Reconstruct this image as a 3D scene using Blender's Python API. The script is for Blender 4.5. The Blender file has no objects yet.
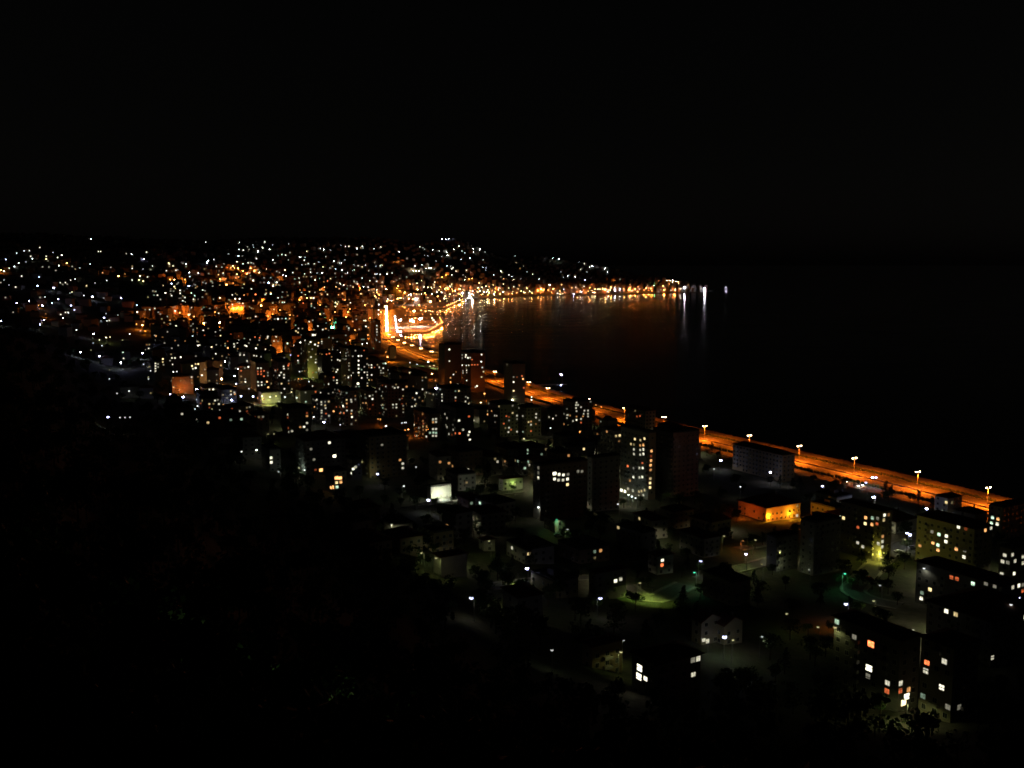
import bpy, math, random
import numpy as np
random.seed(7)
R = random.random
U = random.uniform
scene = bpy.context.scene
COL = scene.collection
# ------------------------------------------------------------------ camera
H = 150.0
F = 1000.0
PITCH = math.atan(0.1222)
SP, CP = math.sin(PITCH), math.cos(PITCH)
FW = (0.0, CP, -SP)
UPV = (0.0, SP, CP)

def ray(px, py):
    a = (px - 512.0) / F
    b = (384.0 - py) / F
    d = (a, FW[1] + b * UPV[1], FW[2] + b * UPV[2])
    l = math.sqrt(d[0] ** 2 + d[1] ** 2 + d[2] ** 2)
    return (d[0] / l, d[1] / l, d[2] / l)

def proj(p):
    x, y, z = p[0], p[1], p[2] - H
    dep = y * FW[1] + z * FW[2]
    if dep < 1:
        return None
    up = y * UPV[1] + z * UPV[2]
    return (512 + F * x / dep, 384 - F * up / dep, dep)

def on_plane(px, py, z):
    d = ray(px, py)
    t = (z - H) / d[2]
    return (d[0] * t, d[1] * t, z)

# ------------------------------------------------------------------ shore road centre line (lamp heads stand 12 m above it)
ROADZ = 2.0
LAMPH = 12.0
heads = [(1170, 533), (1075, 508.5), (988.5, 487.5), (918, 471.8), (854.6, 458), (799.4, 446), (749.5, 435.5), (704.8, 426), (664, 417), (625, 407.8), (588, 398.8),
         (548, 388), (528.8, 382), (511, 376.6), (495, 371.6), (470.5, 364), (450, 357.6), (431.6, 351.6), (421, 348.4), (411.8, 345.3), (404.4, 342.6),
         (398, 340), (392.8, 337), (389, 334.4), (387, 331.5)]
cl = [on_plane(x, y, ROADZ + LAMPH)[:2] for x, y in heads]
def world_y(px, Y):
    return ((px - 512) / F * Y * 1.0, Y)
lamp_xy = list(cl)
x0, y0 = cl[-1]
tgt = on_plane(386.2, 306, ROADZ + LAMPH)[:2]
n = int(math.hypot(tgt[0] - x0, tgt[1] - y0) / 52)
for i in range(1, n + 1):
    t = i / n
    q = (x0 + (tgt[0] - x0) * t, y0 + (tgt[1] - y0) * t)
    cl.append(q); lamp_xy.append(q)
cl = np.array(cl)
# smooth
for _ in range(3):
    c2 = cl.copy(); c2[1:-1] = cl[1:-1] * .5 + (cl[:-2] + cl[2:]) * .25; cl = c2
# resample densely
def resample(P, step):
    out = [P[0]]
    for a, b in zip(P[:-1], P[1:]):
        m = max(1, int(np.hypot(*(b - a)) / step))
        for k in range(1, m + 1):
            out.append(a + (b - a) * k / m)
    return np.array(out)
CLD = resample(cl, 12.0)
def offset(P, d):
    """positive d: towards the sea (right of the direction that leads away)"""
    T = np.gradient(P, axis=0)
    T /= np.hypot(T[:, 0], T[:, 1])[:, None]
    N = np.stack([T[:, 1], -T[:, 0]], 1)
    return P + N * d
def coast_angle(Y):
    """angle of the coast direction from +Y, towards -X"""
    return math.radians(float(np.interp(Y, [300, 700, 1000, 1500, 2100, 2600, 4000], [31, 29, 24, 19, 13, 6, 0])))

# ------------------------------------------------------------------ sea polygon
near = offset(CLD, 33.0)
k_end = int(np.argmin(np.abs(CLD[:, 1] - 1790)))
sea = [(700.0, -2500.0), (700.0, 200.0)]
sea += [tuple(p) for p in near[:k_end]]
PARK_PX = [(397, 336), (397, 333), (404, 333.2), (412, 333.2), (420, 333), (429, 331.8), (436, 327.5), (443, 323), (443, 319.5), (440, 316.5), (430, 314), (419, 312.5), (418, 310), (430, 309.2),
           (441, 308.4), (449, 306.8), (456, 304), (463, 301), (468, 299.6), (476, 298.3), (490, 298), (512, 297.8), (535, 296.5), (560, 296), (585, 295.6), (610, 294.8), (640, 293.8), (670, 293), (700, 292), (711, 291.4)]
far_shore = [on_plane(x, y, 0)[:2] for x, y in PARK_PX]
sea += far_shore
sea += [(1090.0, 5600.0), (900.0, 6600.0), (500.0, 9500.0), (-800.0, 15000.0), (-4000.0, 30000.0), (40000.0, 30000.0), (40000.0, -2500.0)]
SEA = np.array(sea)
PLAZA = [on_plane(x, y, 0)[:2] for x, y in ((382, 340), (382, 300), (410, 300.5), (470, 297.5), (470, 306), (450, 340))]

def in_poly(x, y, P):
    inside = np.zeros(x.shape, bool)
    j = len(P) - 1
    for i in range(len(P)):
        xi, yi = P[i]; xj, yj = P[j]
        c = ((yi > y) != (yj > y))
        if yj != yi:
            inside ^= c & (x < (xj - xi) * (y - yi) / (yj - yi) + xi)
        j = i
    return inside

def dist_line(x, y, P, closed=False):
    d = np.full(x.shape, 1e9)
    Q = list(zip(P[:-1], P[1:]))
    for a, b in Q:
        ax, ay = a; bx, by = b
        L2 = (bx - ax) ** 2 + (by - ay) ** 2 + 1e-9
        t = np.clip(((x - ax) * (bx - ax) + (y - ay) * (by - ay)) / L2, 0, 1)
        d = np.minimum(d, np.hypot(x - ax - t * (bx - ax), y - ay - t * (by - ay)))
    return d

# ------------------------------------------------------------------ terrain
TY = [0, 60, 120, 200, 300, 400, 550, 700, 900, 1200, 1600, 2000, 2600, 3200, 4000, 4600, 5200, 6500, 9000, 16000]
TU = [-1.5, -.75, -.512, -.39, -.24, -.126, -.06, 0, .06, .13, .20, .30, .512, 1.5]
TZ = [
    [146, 122, 116, 114, 112, 110, 106, 102, 96, 84, 95, 125, 165, 210, 250, 265, 262, 250, 200, 150],
    [146, 120, 113, 110, 108, 106, 102, 98, 92, 76, 95, 125, 165, 210, 250, 265, 262, 250, 200, 150],
    [146, 119, 111, 107, 103, 99, 94, 90, 84, 58, 85, 115, 158, 205, 240, 255, 258, 250, 200, 150],
    [146, 116, 102, 92, 80, 70, 54, 38, 28, 33, 52, 75, 105, 160, 222, 250, 258, 250, 200, 150],
    [146, 114, 92, 75, 56, 41, 24, 18, 18, 20, 25, 35, 62, 112, 190, 240, 262, 260, 200, 150],
    [146, 113, 88, 66, 43, 29, 14, 12, 9, 7, 5, 5, 6, 10, 75, 165, 250, 260, 200, 150],
    [146, 112, 85, 60, 37, 21, 13, 10, 8, 5, 4, 3, 3, 3, 8, 45, 245, 300, 200, 150],
    [146, 111, 82, 55, 31, 17, 12, 9, 6, 5, 4, 3, 3, 3, 3, 5, 75, 175, 120, 60],
    [146, 110, 80, 52, 27, 14, 11, 8, 5, 4, 4, 3, 3, 3, 3, 3, 40, 172, 120, 60],
    [146, 109, 78, 47, 23, 13, 10, 7, 4, 4, 4, 3, 3, 3, 3, 3, 14, 92, 40, 20],
    [146, 108, 76, 43, 20, 12, 9, 6, 4, 4, 4, 3, 3, 3, 3, 3, 4, 20, 5, 5],
    [146, 108, 75, 40, 17, 11, 8, 5, 4, 4, 4, 3, 3, 3, 3, 3, 3, 5, 5, 5],
    [146, 108, 74, 40, 17, 10, 7, 5, 4, 4, 4, 3, 3, 3, 3, 3, 3, 5, 5, 5],
    [146, 110, 84, 60, 30, 14, 8, 5, 4, 4, 4, 3, 3, 3, 3, 3, 3, 5, 5, 5]]
TZ = np.array(TZ, float)

def raw_height(x, y):
    x = np.asarray(x, float); y = np.asarray(y, float)
    yy = np.clip(y, 0, 15900)
    r = np.maximum(yy, 90)
    u = np.clip(x / r, -1.49, 1.49)
    i = np.clip(np.searchsorted(TU, u) - 1, 0, len(TU) - 2)
    j = np.clip(np.searchsorted(TY, yy, side='right') - 1, 0, len(TY) - 2)
    tu = np.array(TU); ty = np.array(TY, float)
    a = (u - tu[i]) / (tu[i + 1] - tu[i]); b = (yy - ty[j]) / (ty[j + 1] - ty[j])
    a = a * a * (3 - 2 * a)
    z = TZ[i, j] * (1 - a) * (1 - b) + TZ[i + 1, j] * a * (1 - b) + TZ[i, j + 1] * (1 - a) * b + TZ[i + 1, j + 1] * a * b
    hilly = np.clip((z - 22) / 60, 0, 1)
    bump = 7 * np.sin(x * .011 + 1.3 * np.sin(y * .004)) * np.sin(y * .009 + .7) + 12 * np.sin(x * .0037 + y * .0021)
    far = np.clip((yy - 700) / 900, 0, 1)
    return z + bump * hilly * far

def height(x, y):
    x = np.atleast_1d(np.asarray(x, float)); y = np.atleast_1d(np.asarray(y, float))
    z = raw_height(x, y)
    inside = in_poly(x, y, SEA)
    d = dist_line(x, y, SEA[1:-5])
    z = np.where(~inside, np.minimum(z, 2.0 + np.maximum(d - 60, 0) * .25), z)
    dr = dist_line(x, y, cl)
    z = np.where(dr < 42, np.minimum(z, 1.7), z)
    z = np.where((d < 16) & (dr < 60), -4.0, z)
    z = np.where(in_poly(x, y, PLAZA), np.minimum(z, 2.0), z)
    z = np.where(inside, -4.0, z)
    return z

def h1(x, y):
    return float(height(x, y)[0])

# coarse cache for fast marching
GU = np.linspace(-.62, .62, 311); GY = np.concatenate([np.linspace(40, 1500, 366), np.linspace(1508, 9500, 500)])
gu, gy = np.meshgrid(GU, GY)
GZ = height((gu * np.maximum(gy, 1)).ravel(), gy.ravel()).reshape(gu.shape)
def hq(x, y):
    if y < 40 or y > 9490: return h1(x, y)
    u = x / y
    fi = (u + .62) / 1.24 * 310
    if fi < 0 or fi >= 309.99: return h1(x, y)
    fj = (y - 40) / 4.0 if y < 1500 else 365 + (y - 1500) / 16.016
    fj = min(max(fj, 0), len(GY) - 1.01)
    i, j = int(fi), int(fj); a, b = fi - i, fj - j
    return float(GZ[j, i] * (1 - a) * (1 - b) + GZ[j, i + 1] * a * (1 - b) + GZ[j + 1, i] * (1 - a) * b + GZ[j + 1, i + 1] * a * b)

def hit_ground(px, py, lift=0.0, y0=255.0, ymax=9000.0):
    d = ray(px, py)
    Y = y0
    prev = None
    while Y < ymax:
        t = Y / d[1]
        x, z = d[0] * t, H + d[2] * t
        g = max(hq(x, Y), 0.0) + lift
        if z <= g:
            lo, hi = prev if prev else Y, Y
            for _ in range(12):
                m = (lo + hi) / 2; t = m / d[1]
                if H + d[2] * t <= max(hq(d[0] * t, m), 0.0) + lift: hi = m
                else: lo = m
            t = hi / d[1]
            return (d[0] * t, hi, H + d[2] * t - lift)
        prev = Y
        Y *= 1.012
    return None
# ------------------------------------------------------------------ transcribed lights:  x,y,colour,brightness
# small letters are lit windows, capitals are lamps (B mercury, W white, O sodium, G green, P violet-white, Y yellow)
LIT = """
522.8,416,w;536.2,414,w;536,417.5,w;528.6,422,y;531,421.5,o;531,424.7,w;531,431,r;549,417,w;553,418.6,w,3;550.6,428,W,2;524,438.7,Y,3;523,432,g
567,409,w,1;567,415,w;567,418,w;576,405,w;578,405,w;576,408,w;576.5,411,w;581,407,w;584.4,410.6,w;588,410.6,w;583.7,413.7,w;588,413.7,w;583,416.4,o;588,416.4,w;576.5,416.7,o;581,419,w;576.5,420,w,3;573,421,w;581,422.6,r
601,406.7,o;596,405,r,1;610,429,o;580,431.5,O,2;616,436,y;619.7,435.5,y,3;619,441,o,1;637,416.5,r;640,416,r
635,439,y,3;644.5,438.6,y,3;640.5,440,y;631,444,y;634,444.5,y,1;640.3,445.3,o;643.4,445,o,3;634,449.4,w;640.3,449.7,w;643.5,449.4,w,3;634,454,w;640.3,454.4,w;643.5,454,w,3;642.5,463.3,r;627.7,466,r,3;639.5,468,w;642.7,468,w,3;633.6,468,w,1;633.5,477,w,3;639.5,477.6,w;642.4,477,w,3;630,480.6,o;628,488.8,w;621.5,491,w,4;625,493,w,4;628.5,494.8,w,4;632,496.5,w,4;635.5,498,w,3;633,490.6,w;639,491.7,y;641.6,491,y;644.7,490,y;639,496.6,w;643.4,495.3,w
618,504,W,2;651.4,451,o,3;651,456,r,1;651,460.6,o,3;650.6,465.3,o,3;650.6,470,o;650.3,478.6,y;650,483,y,3;650,487.5,y,3
527.8,450,g;527.8,454,g;527.8,458,g;527.8,461.6,g;529.4,465,w;538.4,467.8,w,1;538.4,472.8,w,1;538.4,477.8,w,3;554.5,473.5,w,4;559,474.4,w,3;563.4,475,w,3;568,474.4,w,1;554.5,479,w,3;558.6,480,w;563,480,w;567.5,479,w,3;567.5,484.5,y,3;582,471.4,w,1;578,471.4,w,1;538.4,507.3,W,3;556.7,519.5,G,1
720.8,460.3,B,4;770.5,472.3,B,4;714,469,W,1;740.5,486.7,W,2;769,495,y,1;822.5,486,B,3;872.5,477.5,B,4;876,477.5,B,3;873.7,497,B,5;866,482.5,B,2;926.6,508.6,B,5;907,533,B,3;910,534.7,B,4;905,539.5,Y,1
797,515.5,w;803.6,517,r,1;843.6,518,y,3;865.8,517.7,o,3;872.5,518,g;877.7,518.4,w,1;865.3,523.6,y,3;872,524.4,o,3;877,524,r;858,527,r;884.5,515,w,3;888.6,514.7,o,1;883.8,520,y
857.7,542.8,w;862.8,546.6,w;882.5,536.4,o;882,541.6,w;878.4,543.6,w;881.6,547,w;881,557.5,Y,3
939,534.4,g,3;946.5,536,w,3;946,541.6,w,3;933,542.8,o,3;938,545,g,3;938,550,o,3;920,545.5,o;956.3,549,o,3;964.8,550.5,w,1;964,557,w,3;932,531.7,w,1
924,568.4,W,2;880,585.3,W,1;951.5,577.3,r;957,578.8,r;973,583.6,g,3;930,589.5,y,3;922,592.8,g,1;921.3,598.4,w,3;984.5,596.4,w;993.5,596.7,w;999.5,604,w,3;1011,604.7,W,2;1018,598.3,B,4;949,606,w,3;957,609.5,y,2;873.7,600.8,Y,2;995,584.4,w,1;986,583,w,1
1004.8,555.3,w;1012.4,554.7,w;1002.6,561.4,w;1015,561,w;1007.8,562.5,w,1;1001.8,574,w;1014,573.4,w,3;1001.5,579.8,w;1013.5,579.4,w,3;1022.7,556.7,w;1022.8,563,w;1022.6,584.8,w,1;1022.6,590.8,r
947,502.6,y,3;952,502.6,y,1;958,516,w,4;960.5,516.3,w,4;958.6,525.5,w,3;966.7,522.3,g,3;973.3,523.7,o,3;966,527,r,1;992.6,517.6,g,3;998,519,o,3;991.5,523,g,3;997.2,524,w,3;991,528,w
846,604,B,3;836.6,614,r,1;837,621.7,g;835,627.5,Y,1;854.4,637,w,1;871,644,r,4;869,668,w,4;868,676,w,1;887.5,683,w;900.5,683.3,w;887,691,r;899.7,691,r;904,701,Y,5;903,694.5,y,4;906.5,696.5,w,4;903.5,702.5,y,4;908.5,689.5,o,2;927,662.3,r,3;925.8,670.8,w;944.4,661.4,w;941.7,687.3,w,3;923,696,g,1;948,707,w,1;959,707,w,1;991,658,w,2;786.7,613.7,Y,1;818,627,Y,1;809,569.5,W,1
845,573.7,G,2;746,554,B,3;700.8,561,B,2;761.7,564,Y,1;755.5,540,Y,2;724,536,Y,1;743,540.6,o,1;780,551,Y,1
615.5,580.8,w,3;620.6,579,w,2;600.3,598.3,B,3;662,565,r,3;662.3,560.5,w,3;694.4,572.4,G,2;639.7,667.8,w,4;639,676.4,w,4;645.6,679,w,3;623.5,640,W,1;621,652,Y,1;691,649,w,2;684,650,w,1;703.7,639.7,w;707.4,641,w;693.2,674.8,w;724.5,637,B,5;762,636.5,W,2;733,640,Y,1;552,650,w,1;640,583,Y,2
527,568.4,B,5;471.3,598,B,3;567.6,529.3,w,1;421.5,553,Y,2;436,558,Y,1;489,541,Y,1;559,521,Y,2;428.4,500,B,4;507,482,Y,2;515,484,Y,1;377.5,474,B,3;403.8,486,W,2
400,460,o;402.8,463.6,w;402.8,467.8,w;416,467,W,1;440,462,o;382,445,w,1;497.5,461.7,w;505,461.5,o;414,425,w,3;408.4,429.4,o,4;405,430,r;393.6,428.7,w;390.5,428.5,w,1;386,426,w,4;402,423,w;404.5,422.6,w;406,422.5,w;378,419,r;380.3,419,r
423,421,o;423.3,423.7,r;423,426.5,y;426.6,426.4,o,3;419,427.8,w;423.3,429.7,o;426.3,430,o,3;419,431.6,g,1;423,434,o;429.2,432.8,g;416.6,435.6,w;426.4,436.6,w,3;433,419.4,w;436,419,w;433,422.2,o;436,421.9,w;433,429,w;436,429,w;433.3,432.5,g;436,432.8,g;433,435.8,w;436,435.8,w
445,414,w;447,418,w;459,420.6,w,3;469,416.4,r;474,420.3,w;446,425,w,1;447,427,w;453,425,w,1;453.3,429.7,w;463,429.7,w;449,434,w;455.6,433.4,r,3;459.5,433.4,r,3;452,434.7,r,1;469.4,432,w,3;468.3,435,w;469.8,439.7,w,3;427,411.6,o;429.5,409,w,1
491.6,411,o;494.7,415.6,w;496.7,415.6,w;506.4,416,r;509,417,r,1;495,422,w,1;503.8,423.6,r;511,429.7,r;508.4,432,w;517.5,415.6,w;517.5,419,w,1;518,431.6,w;485,407,g,1
442,394.4,w,3;442,397,w;442,400.8,w,3;467.8,398,w;465.5,401.5,w;468.3,404.5,w,3;480.8,402.5,Y,4;484.5,393.6,O,3;436,388.3,B,4;477,386,w,3;475.5,387,w;457.7,384.7,w;450.6,382,O,2;435.5,380.5,o
414,390.6,w,3;398,387.3,w;394.7,388,w;379.5,389,w;372.5,399,w,3;369.7,396,w;366,403,o,3;363,403,o;369.7,409,r,1;381.5,396,w;381.5,405.5,w;393,404.7,w;396.4,404.4,w;393,407.8,w,1;396.4,407.6,w;402,398.4,r,1;402,404,r,1;415,399.5,w;412,406.5,w;415,405.8,w;384,412,w,1
253,396.6,B,3;257.7,398,r,1;262,396,Y,4;270,397,Y,4;276,396,Y,3;291.5,392,Y,3;285,397,W,2;296.7,397.8,W,2;241,396,B,3;247,404,w,1;247.5,414,r;261.4,419,r,1;287.7,414.5,w,3;287.8,417.8,r;288.4,428,r;288.8,431.9,w;292,431,w;307,413,r,1;307,416,o;313.8,416.9,W,2;307,423,w;300.3,426.9,o;304,426.7,w,3;307,429.8,w,1;323.8,422,B,4;268,434,Y,2;274,434,Y,1
256.6,450,W,3;241.6,451.6,W,2;271,457.8,w,3;271,462.3,w,3;329.4,442.7,w,3;311,449,w,1;334.4,456,w,4;336.4,456,w,3;314,459.5,w,1;299,468,Y,1;304.5,470,W,2;321,470,o,4;315.5,470,r,1;352,469,w,3;355.6,467,w;352,473.4,w,3;362,462,Y,1;336.5,477.8,o,4;340,477.8,o,4;336.6,482.5,y,3;340.8,482,o,3;331,487.3,o,4;333.5,487.3,o,4;337,487,g,3;278.6,471.7,W,1;340.3,424.8,w;352.5,431.7,w
324.4,397.3,w,3;340.8,394,w;351.4,401.7,w;343,406,w,4;340,407,r;340,413.4,r,3;344,413,r,3;351.7,410.6,w;352,417,w,3;366,403,o,3;369,396,w;321.5,404.4,w;325.6,408,w;321.7,410.6,w;326,413.7,r;317.3,408.3,w,1;317.3,404,w,1;321,418.6,w,1
219.7,322.5,O,6;203.7,323.2,O,5;221.9,379,O,6;261,305.5,O,5;225,361.4,B,3;229.7,363,w;238,368.7,B,3;234.7,376,B,3;236,384,B,2;231.7,400,B,4;219.8,410,w;219.5,404,w;215,400.5,w;239.8,411,w;234.4,392.5,w;249,388.7,w;332.5,327.3,G,6;290.3,355,B,3;281.5,351,O,2;284.4,388.7,w;281.5,383.6,y;267,381.7,o,3
258,382,w;261.7,382.3,w;258.3,385.5,w;261.7,385,w;258,368.3,w;261,368.3,w;257.8,371.5,r;261,371.5,r;264,371,r;258,374.2,r;261.2,374.2,r;264,376.2,r;283.6,366.4,w;284,368.7,w;275,370,r;277.6,369.8,r;281,372.6,w;279,375.3,w;284,374.7,w;284,377.6,w;289,364,r;299.5,371.6,w;302,371.2,w;298.5,379,r;301.5,379,r;309,381.6,w,1;292,389,Y,2;308,360,Y,2;315.6,362.5,w;298,360.6,w;311,357,w;328.6,384,w,3;337.5,369.8,w;337.8,359.8,w;348.4,377.3,w,4
346,353,w;346,356,w;346,359,w;349,363,w;349,366,w;349,370,w;358.6,356,w,3;358.6,360.6,w,3;358.6,365,w,3;358.6,368.7,w,3;358.6,372.6,w,3;358,383.6,w,4;324,397.6,w;333,392.5,w,1;340.6,393.7,w,1;351,402,w;352,411,w;313.6,416.7,W,2
313,335,w,4;315,335,w,3;311,339,w,3;310.5,342,w,3;315,344.5,w,3;322,350,o;322,353,o;326.5,353,r;329.4,353,r;296,331,y;298,332.5,y;300.8,336.7,r;348,312,O,4;350,309,O,3;346,317,O,4;337.5,304,y,3;267.5,335,w;267.5,338,w;260,336.7,r;255,337,r;234,344,w;234,347,w;277,320,w;276,335.5,w;274,341,w;256,348.4,w,3;261,356.6,w;254,355.5,w;256.5,356,w;245,345,w;240,355,w;244,355,w;247,361,w;248.4,367,w,3;269,347,w;269,351,w;295,344,w,3;303.6,351,w,1
71,305.5,B,4;74.4,310,B,3;62.8,318,B,4;68.6,313,W,2;63,311,w;76.4,330,W,3;93.3,334,B,5;104,317.7,B,4;106,313.6,w;101,321,w;107,320.8,W,2;109,320.8,w;118,315,w,1;93.3,343,w,1;99.5,340,Y,2;106,337.5,Y,3;110,337,Y,2;102,345.6,W,2;80.3,352,B,4;91,350,Y,1;99.4,356,B,3;129.7,334,W,3;122.5,340,Y,1;123,352.3,g;123.6,358.3,w;121,362.5,B,5;109.5,370,Y,1;109.4,379,W,1;117,393.4,W,1;129,391,W,2;108,417,B,3;120,417.5,w,1;125,417.5,w,1;130,417.2,w,1
142.3,325,O,5;136.6,324,O,2;137,305,B,3;137,312,w,3;140.5,331,w;145,331,o;156,336,o;142.3,353,B,4;145.6,350.8,w;148.7,348.4,w;143.6,364.4,w;148,368.7,w;150.6,370.8,w;148.3,377,y;148.5,379,w;155.5,363.5,w;155.5,366,w;155.5,368.5,w;155.5,371,w;158,364,w,1;158,367,w,1;162.8,359,y,3;162.8,362,y;172,358,w;175,358,w;172.8,364.4,w;173.3,372,w,3;176.9,371.6,w;174,375,r;170,360.6,w,1;192,366,y,3;195.6,364,y;195.6,368,w,3;199,363.7,y,3;202,360,w;193,368.7,w;170.5,394,B,3;183.4,397,B,4;196.7,389,B,4;179.5,390,w,1;185.8,393,w,1;196.7,399.5,w;197.5,406,W,2;195,409,w;182,414,w;184,413,w;215,400,w;192.7,336,W,2;198.5,342,y;199.5,345,w;176.7,326.6,w;184,318.4,w;171.7,310.6,w;188.6,314.5,O,4;180,312.5,O,3;194,316.5,O,3;193.6,329.7,w,1;204.5,333,w,1;159,312.5,w,1;144,314,O,1;170,320,O,2;212,409,Y,1
386,330,O,4;378.8,304.6,W,3;378.4,310,W,3;378.5,314.4,W,3;387,301,O,4;389,300.6,O,3;383,302,O,3;397.5,298.5,O,5;400.5,298,O,5;409,294.6,W,4;411,294.4,W,3;415.6,298.9,W,5;417.5,298.6,W,3;409,299,W,3;418.7,304.7,O,3;405,303,O,2;412,302.5,o,2;430.4,301.6,O,6;440,301,O,3;425.6,308.4,O,2;414,311,O,6;400.4,320,P,6;410.5,320.5,O,6;413.5,321.5,O,6;412,319.5,W,5;420,319,P,6;422,318,W,4
445,288.7,O,4;447,288.7,O,4;452,289,O,3;438.7,290,y,3;464,290,y;473,291,W,3;469.4,293,W,5;469.6,296,W,5;478,292,y,3;484,292,Y,4;487,292,Y,4;495,292,O,4;450,294.4,y,3;441,295,Y,3;445,296,y,3;454,295,y;460,294.4,Y,3;459.4,299.6,W,4;465.6,300,B,3;454,300,W,2;428.3,361.7,W,4;432,373.8,O,4;434,365.5,Y,2;430,366.3,Y,2
362.3,344,W,3;367,343.3,W,3;387.5,357,O,4;386.4,351.5,r;395,357,O,1;410,362.6,W,2;417,364.4,w,3;410,367,o;377,326,w;377,329,w;377,332,w;377,335,w,1;376,340,w,1
449.4,349.5,w,3;449.4,361,w;462.3,355,w;462.3,358,w;466,355,w,4;468,357.8,w,4;470,357.6,w,3;465.5,357,w,3;481.6,354.5,w,3;481.3,361.7,w,3;462.3,365.3,w,3;466.3,365.5,w,3;468.8,365.2,w,3;472,364.8,r;474.7,364.8,r;477.6,364.8,r;482.3,367.5,w;463,371,w;463,373,w;466.7,370.3,w,3;466.7,372.5,w;466.7,380.5,w,3;481.6,377,y;472,359.7,r;477.7,385.5,w,3
507,364.7,w,1;513.6,377,w,1;517,377,r,1;513.6,382,w,3;523,379,o,3;522,376,r;523.8,387.8,r;453.4,374.5,w;450.5,378,o;456,372,o,1;457.8,384,w;561.3,374.8,B,4;561,385,B,3;531.6,397,w,3;531.6,400,w,3;491.7,411,w
91,239,W,3;205.6,242,W,2;131.6,254.4,W,3;146.6,252,w;143.7,258.7,B,4;152.5,266,W,2;156,264.7,w;169,263.7,w;186,263.8,W,3;132.5,269,w;143,269,w;166,270.6,w;175.4,270,w;178,270,w;189.4,272.5,W,3;198.4,273,W,3;207.2,262.5,B,4;208,260.5,W,3;214,259.4,W,2;221.9,267,w;243,263.7,W,2;248,263,w;239.4,242.3,W,2;253,244.8,w;248,247,w;239,249.4,W,2;238.4,256,W,3;228.5,253.8,w
66.8,263,O,4;58.8,265.7,W,3;77.5,265.5,w;18.7,263,W,3;14.5,266.5,W,3;6,259.5,B,3;16.8,253,W,2;29,250.5,w;32.5,258.7,W,3;31,256,w;40,248,w;53,252.5,w;51,254,w;1,270,O,4;39,277,B,3;37.5,285.7,B,4;53.8,288,B,5;4,280,w;45,297,W,2;58,299,B,4;52,303,B,3;42.5,305.5,B,5;39,305,r;29,300.8,B,4;16.8,303,B,4;69,313,w;60,314.5,w;44,320,B,4;40,324.5,B,4;1,321,B,4;45.7,313.7,r,1;72,292,Y,2;70,293,w;84,295.5,W,2;92.5,296.7,B,5;103.7,298,w;121.2,298,B,4;106.8,280.5,W,2;106.8,273,w;102.5,273,o;75,279,W,2;71,280,w;66,282,w;60,283,w;90,264,W,2;98.5,251.7,w;100.7,251.7,w;118.5,276,O,5;125,274,O,1;24,251,W,2;26,262,w;10,268,w;36,264,w;46,256,w;22,276,w;9,285,w,1;12,312,w,1;80,268,w,1;55,270,w,1;95,283,w,1
230.6,267.5,O,3;234.5,267.8,O,4;238,268.3,O,4;250.6,268,O,4;254.4,271,O,4;243,271,O,4;247,274,O,3;238.7,277,O,2;236,278,O,2;220,279,O,4;225.6,278.7,O,2;210.6,280,O,1;226.6,284.6,O,5;218,274.4,o;174.4,279.6,O,4;170,279.4,O,3;171.5,283.7,B,4;185,279.6,O,3;182,277.5,o;190,276.5,W,2;189,286,B,5;139,280,Y,3;142,277.5,y;143.7,281.6,y,3;147.5,276.5,w;155,291.6,y,3;157.5,295,w;172,295.6,w;180.6,290.6,w;167.5,305.6,o;181,301.6,w,3;185,302,w,3;194,298.8,w;184,297.5,w;196,291,w;202,290.6,w;220.6,298,w,3;211,297.5,w;227.5,303.7,O,2;235,299.4,w,3;240,298.7,w,3;243,303.7,w;229,307,O,2;233,308,O,3;237,308,O,3;241,308,O,2;188.7,315,O,3;218.7,312.5,w;230.6,315.6,o
261.5,242,w;265,242,w;272.7,245,w;288.5,244,w;263,248.4,w;269.4,248.7,W,3;258,250.6,W,4;257.5,252,W,3;253.7,247.5,w;286,255,w;273,259.6,W,3;296.5,256,w;299.5,257,W,3;301,257.2,W,2;305,257.5,w;320.4,248.4,W,2;324,249.6,W,4;330.6,250,w,1;341,245.4,w;345.6,246.6,w;349,246.5,w;357,248.5,W,3;362.5,246,W,2;363,248,w;374,248.7,W,2;318.7,262,w;314.4,263.7,w;308,263.7,w;302,265,w;333.4,261,W,3;344.6,260,w;341,263,W,4;339.5,263,W,2;353.7,264.7,W,2;358,266,w;365.6,265,W,2;375,262.5,w;376,266,w;335.6,269,W,2;330,268,w;342,270,W,4;347.5,272.7,W,2;352.5,270.6,w;317,273,w;322,273,W,3;375,274,W,2;377,274,W,2;266.6,269,w,3;283,275,B,3;286,276,W,4;293,273,w;299.4,277.7,w;305,274,w;278,277.7,o;259.4,272.5,Y,3;268.7,282.7,B,5;273,286,W,4;300,282,w;328,282,w,3;335.6,283.7,w,3;340,284,w;344,285,w,3;362,278,W,2;363.7,287,W,3;368,287,W,2;357.5,283.7,w;258,284,w;251,289.4,w;265.6,294,g;285.6,294.6,w;277.5,298,w;279.4,303,y,3;285,302.5,w;305.6,295,w;307,298,Y,3;313,298,w,3;299.4,301.5,w,3;322,295,o;311,304.4,o;294,307,y;296,307,o;335.6,302.5,Y,3;335.6,306.5,Y,3;262.5,313.7,w,3;273,313.5,O,2;255,316,w;296,317,w,3;277,320,g;257,323,w,3;362,294,o;338,295,o
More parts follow.
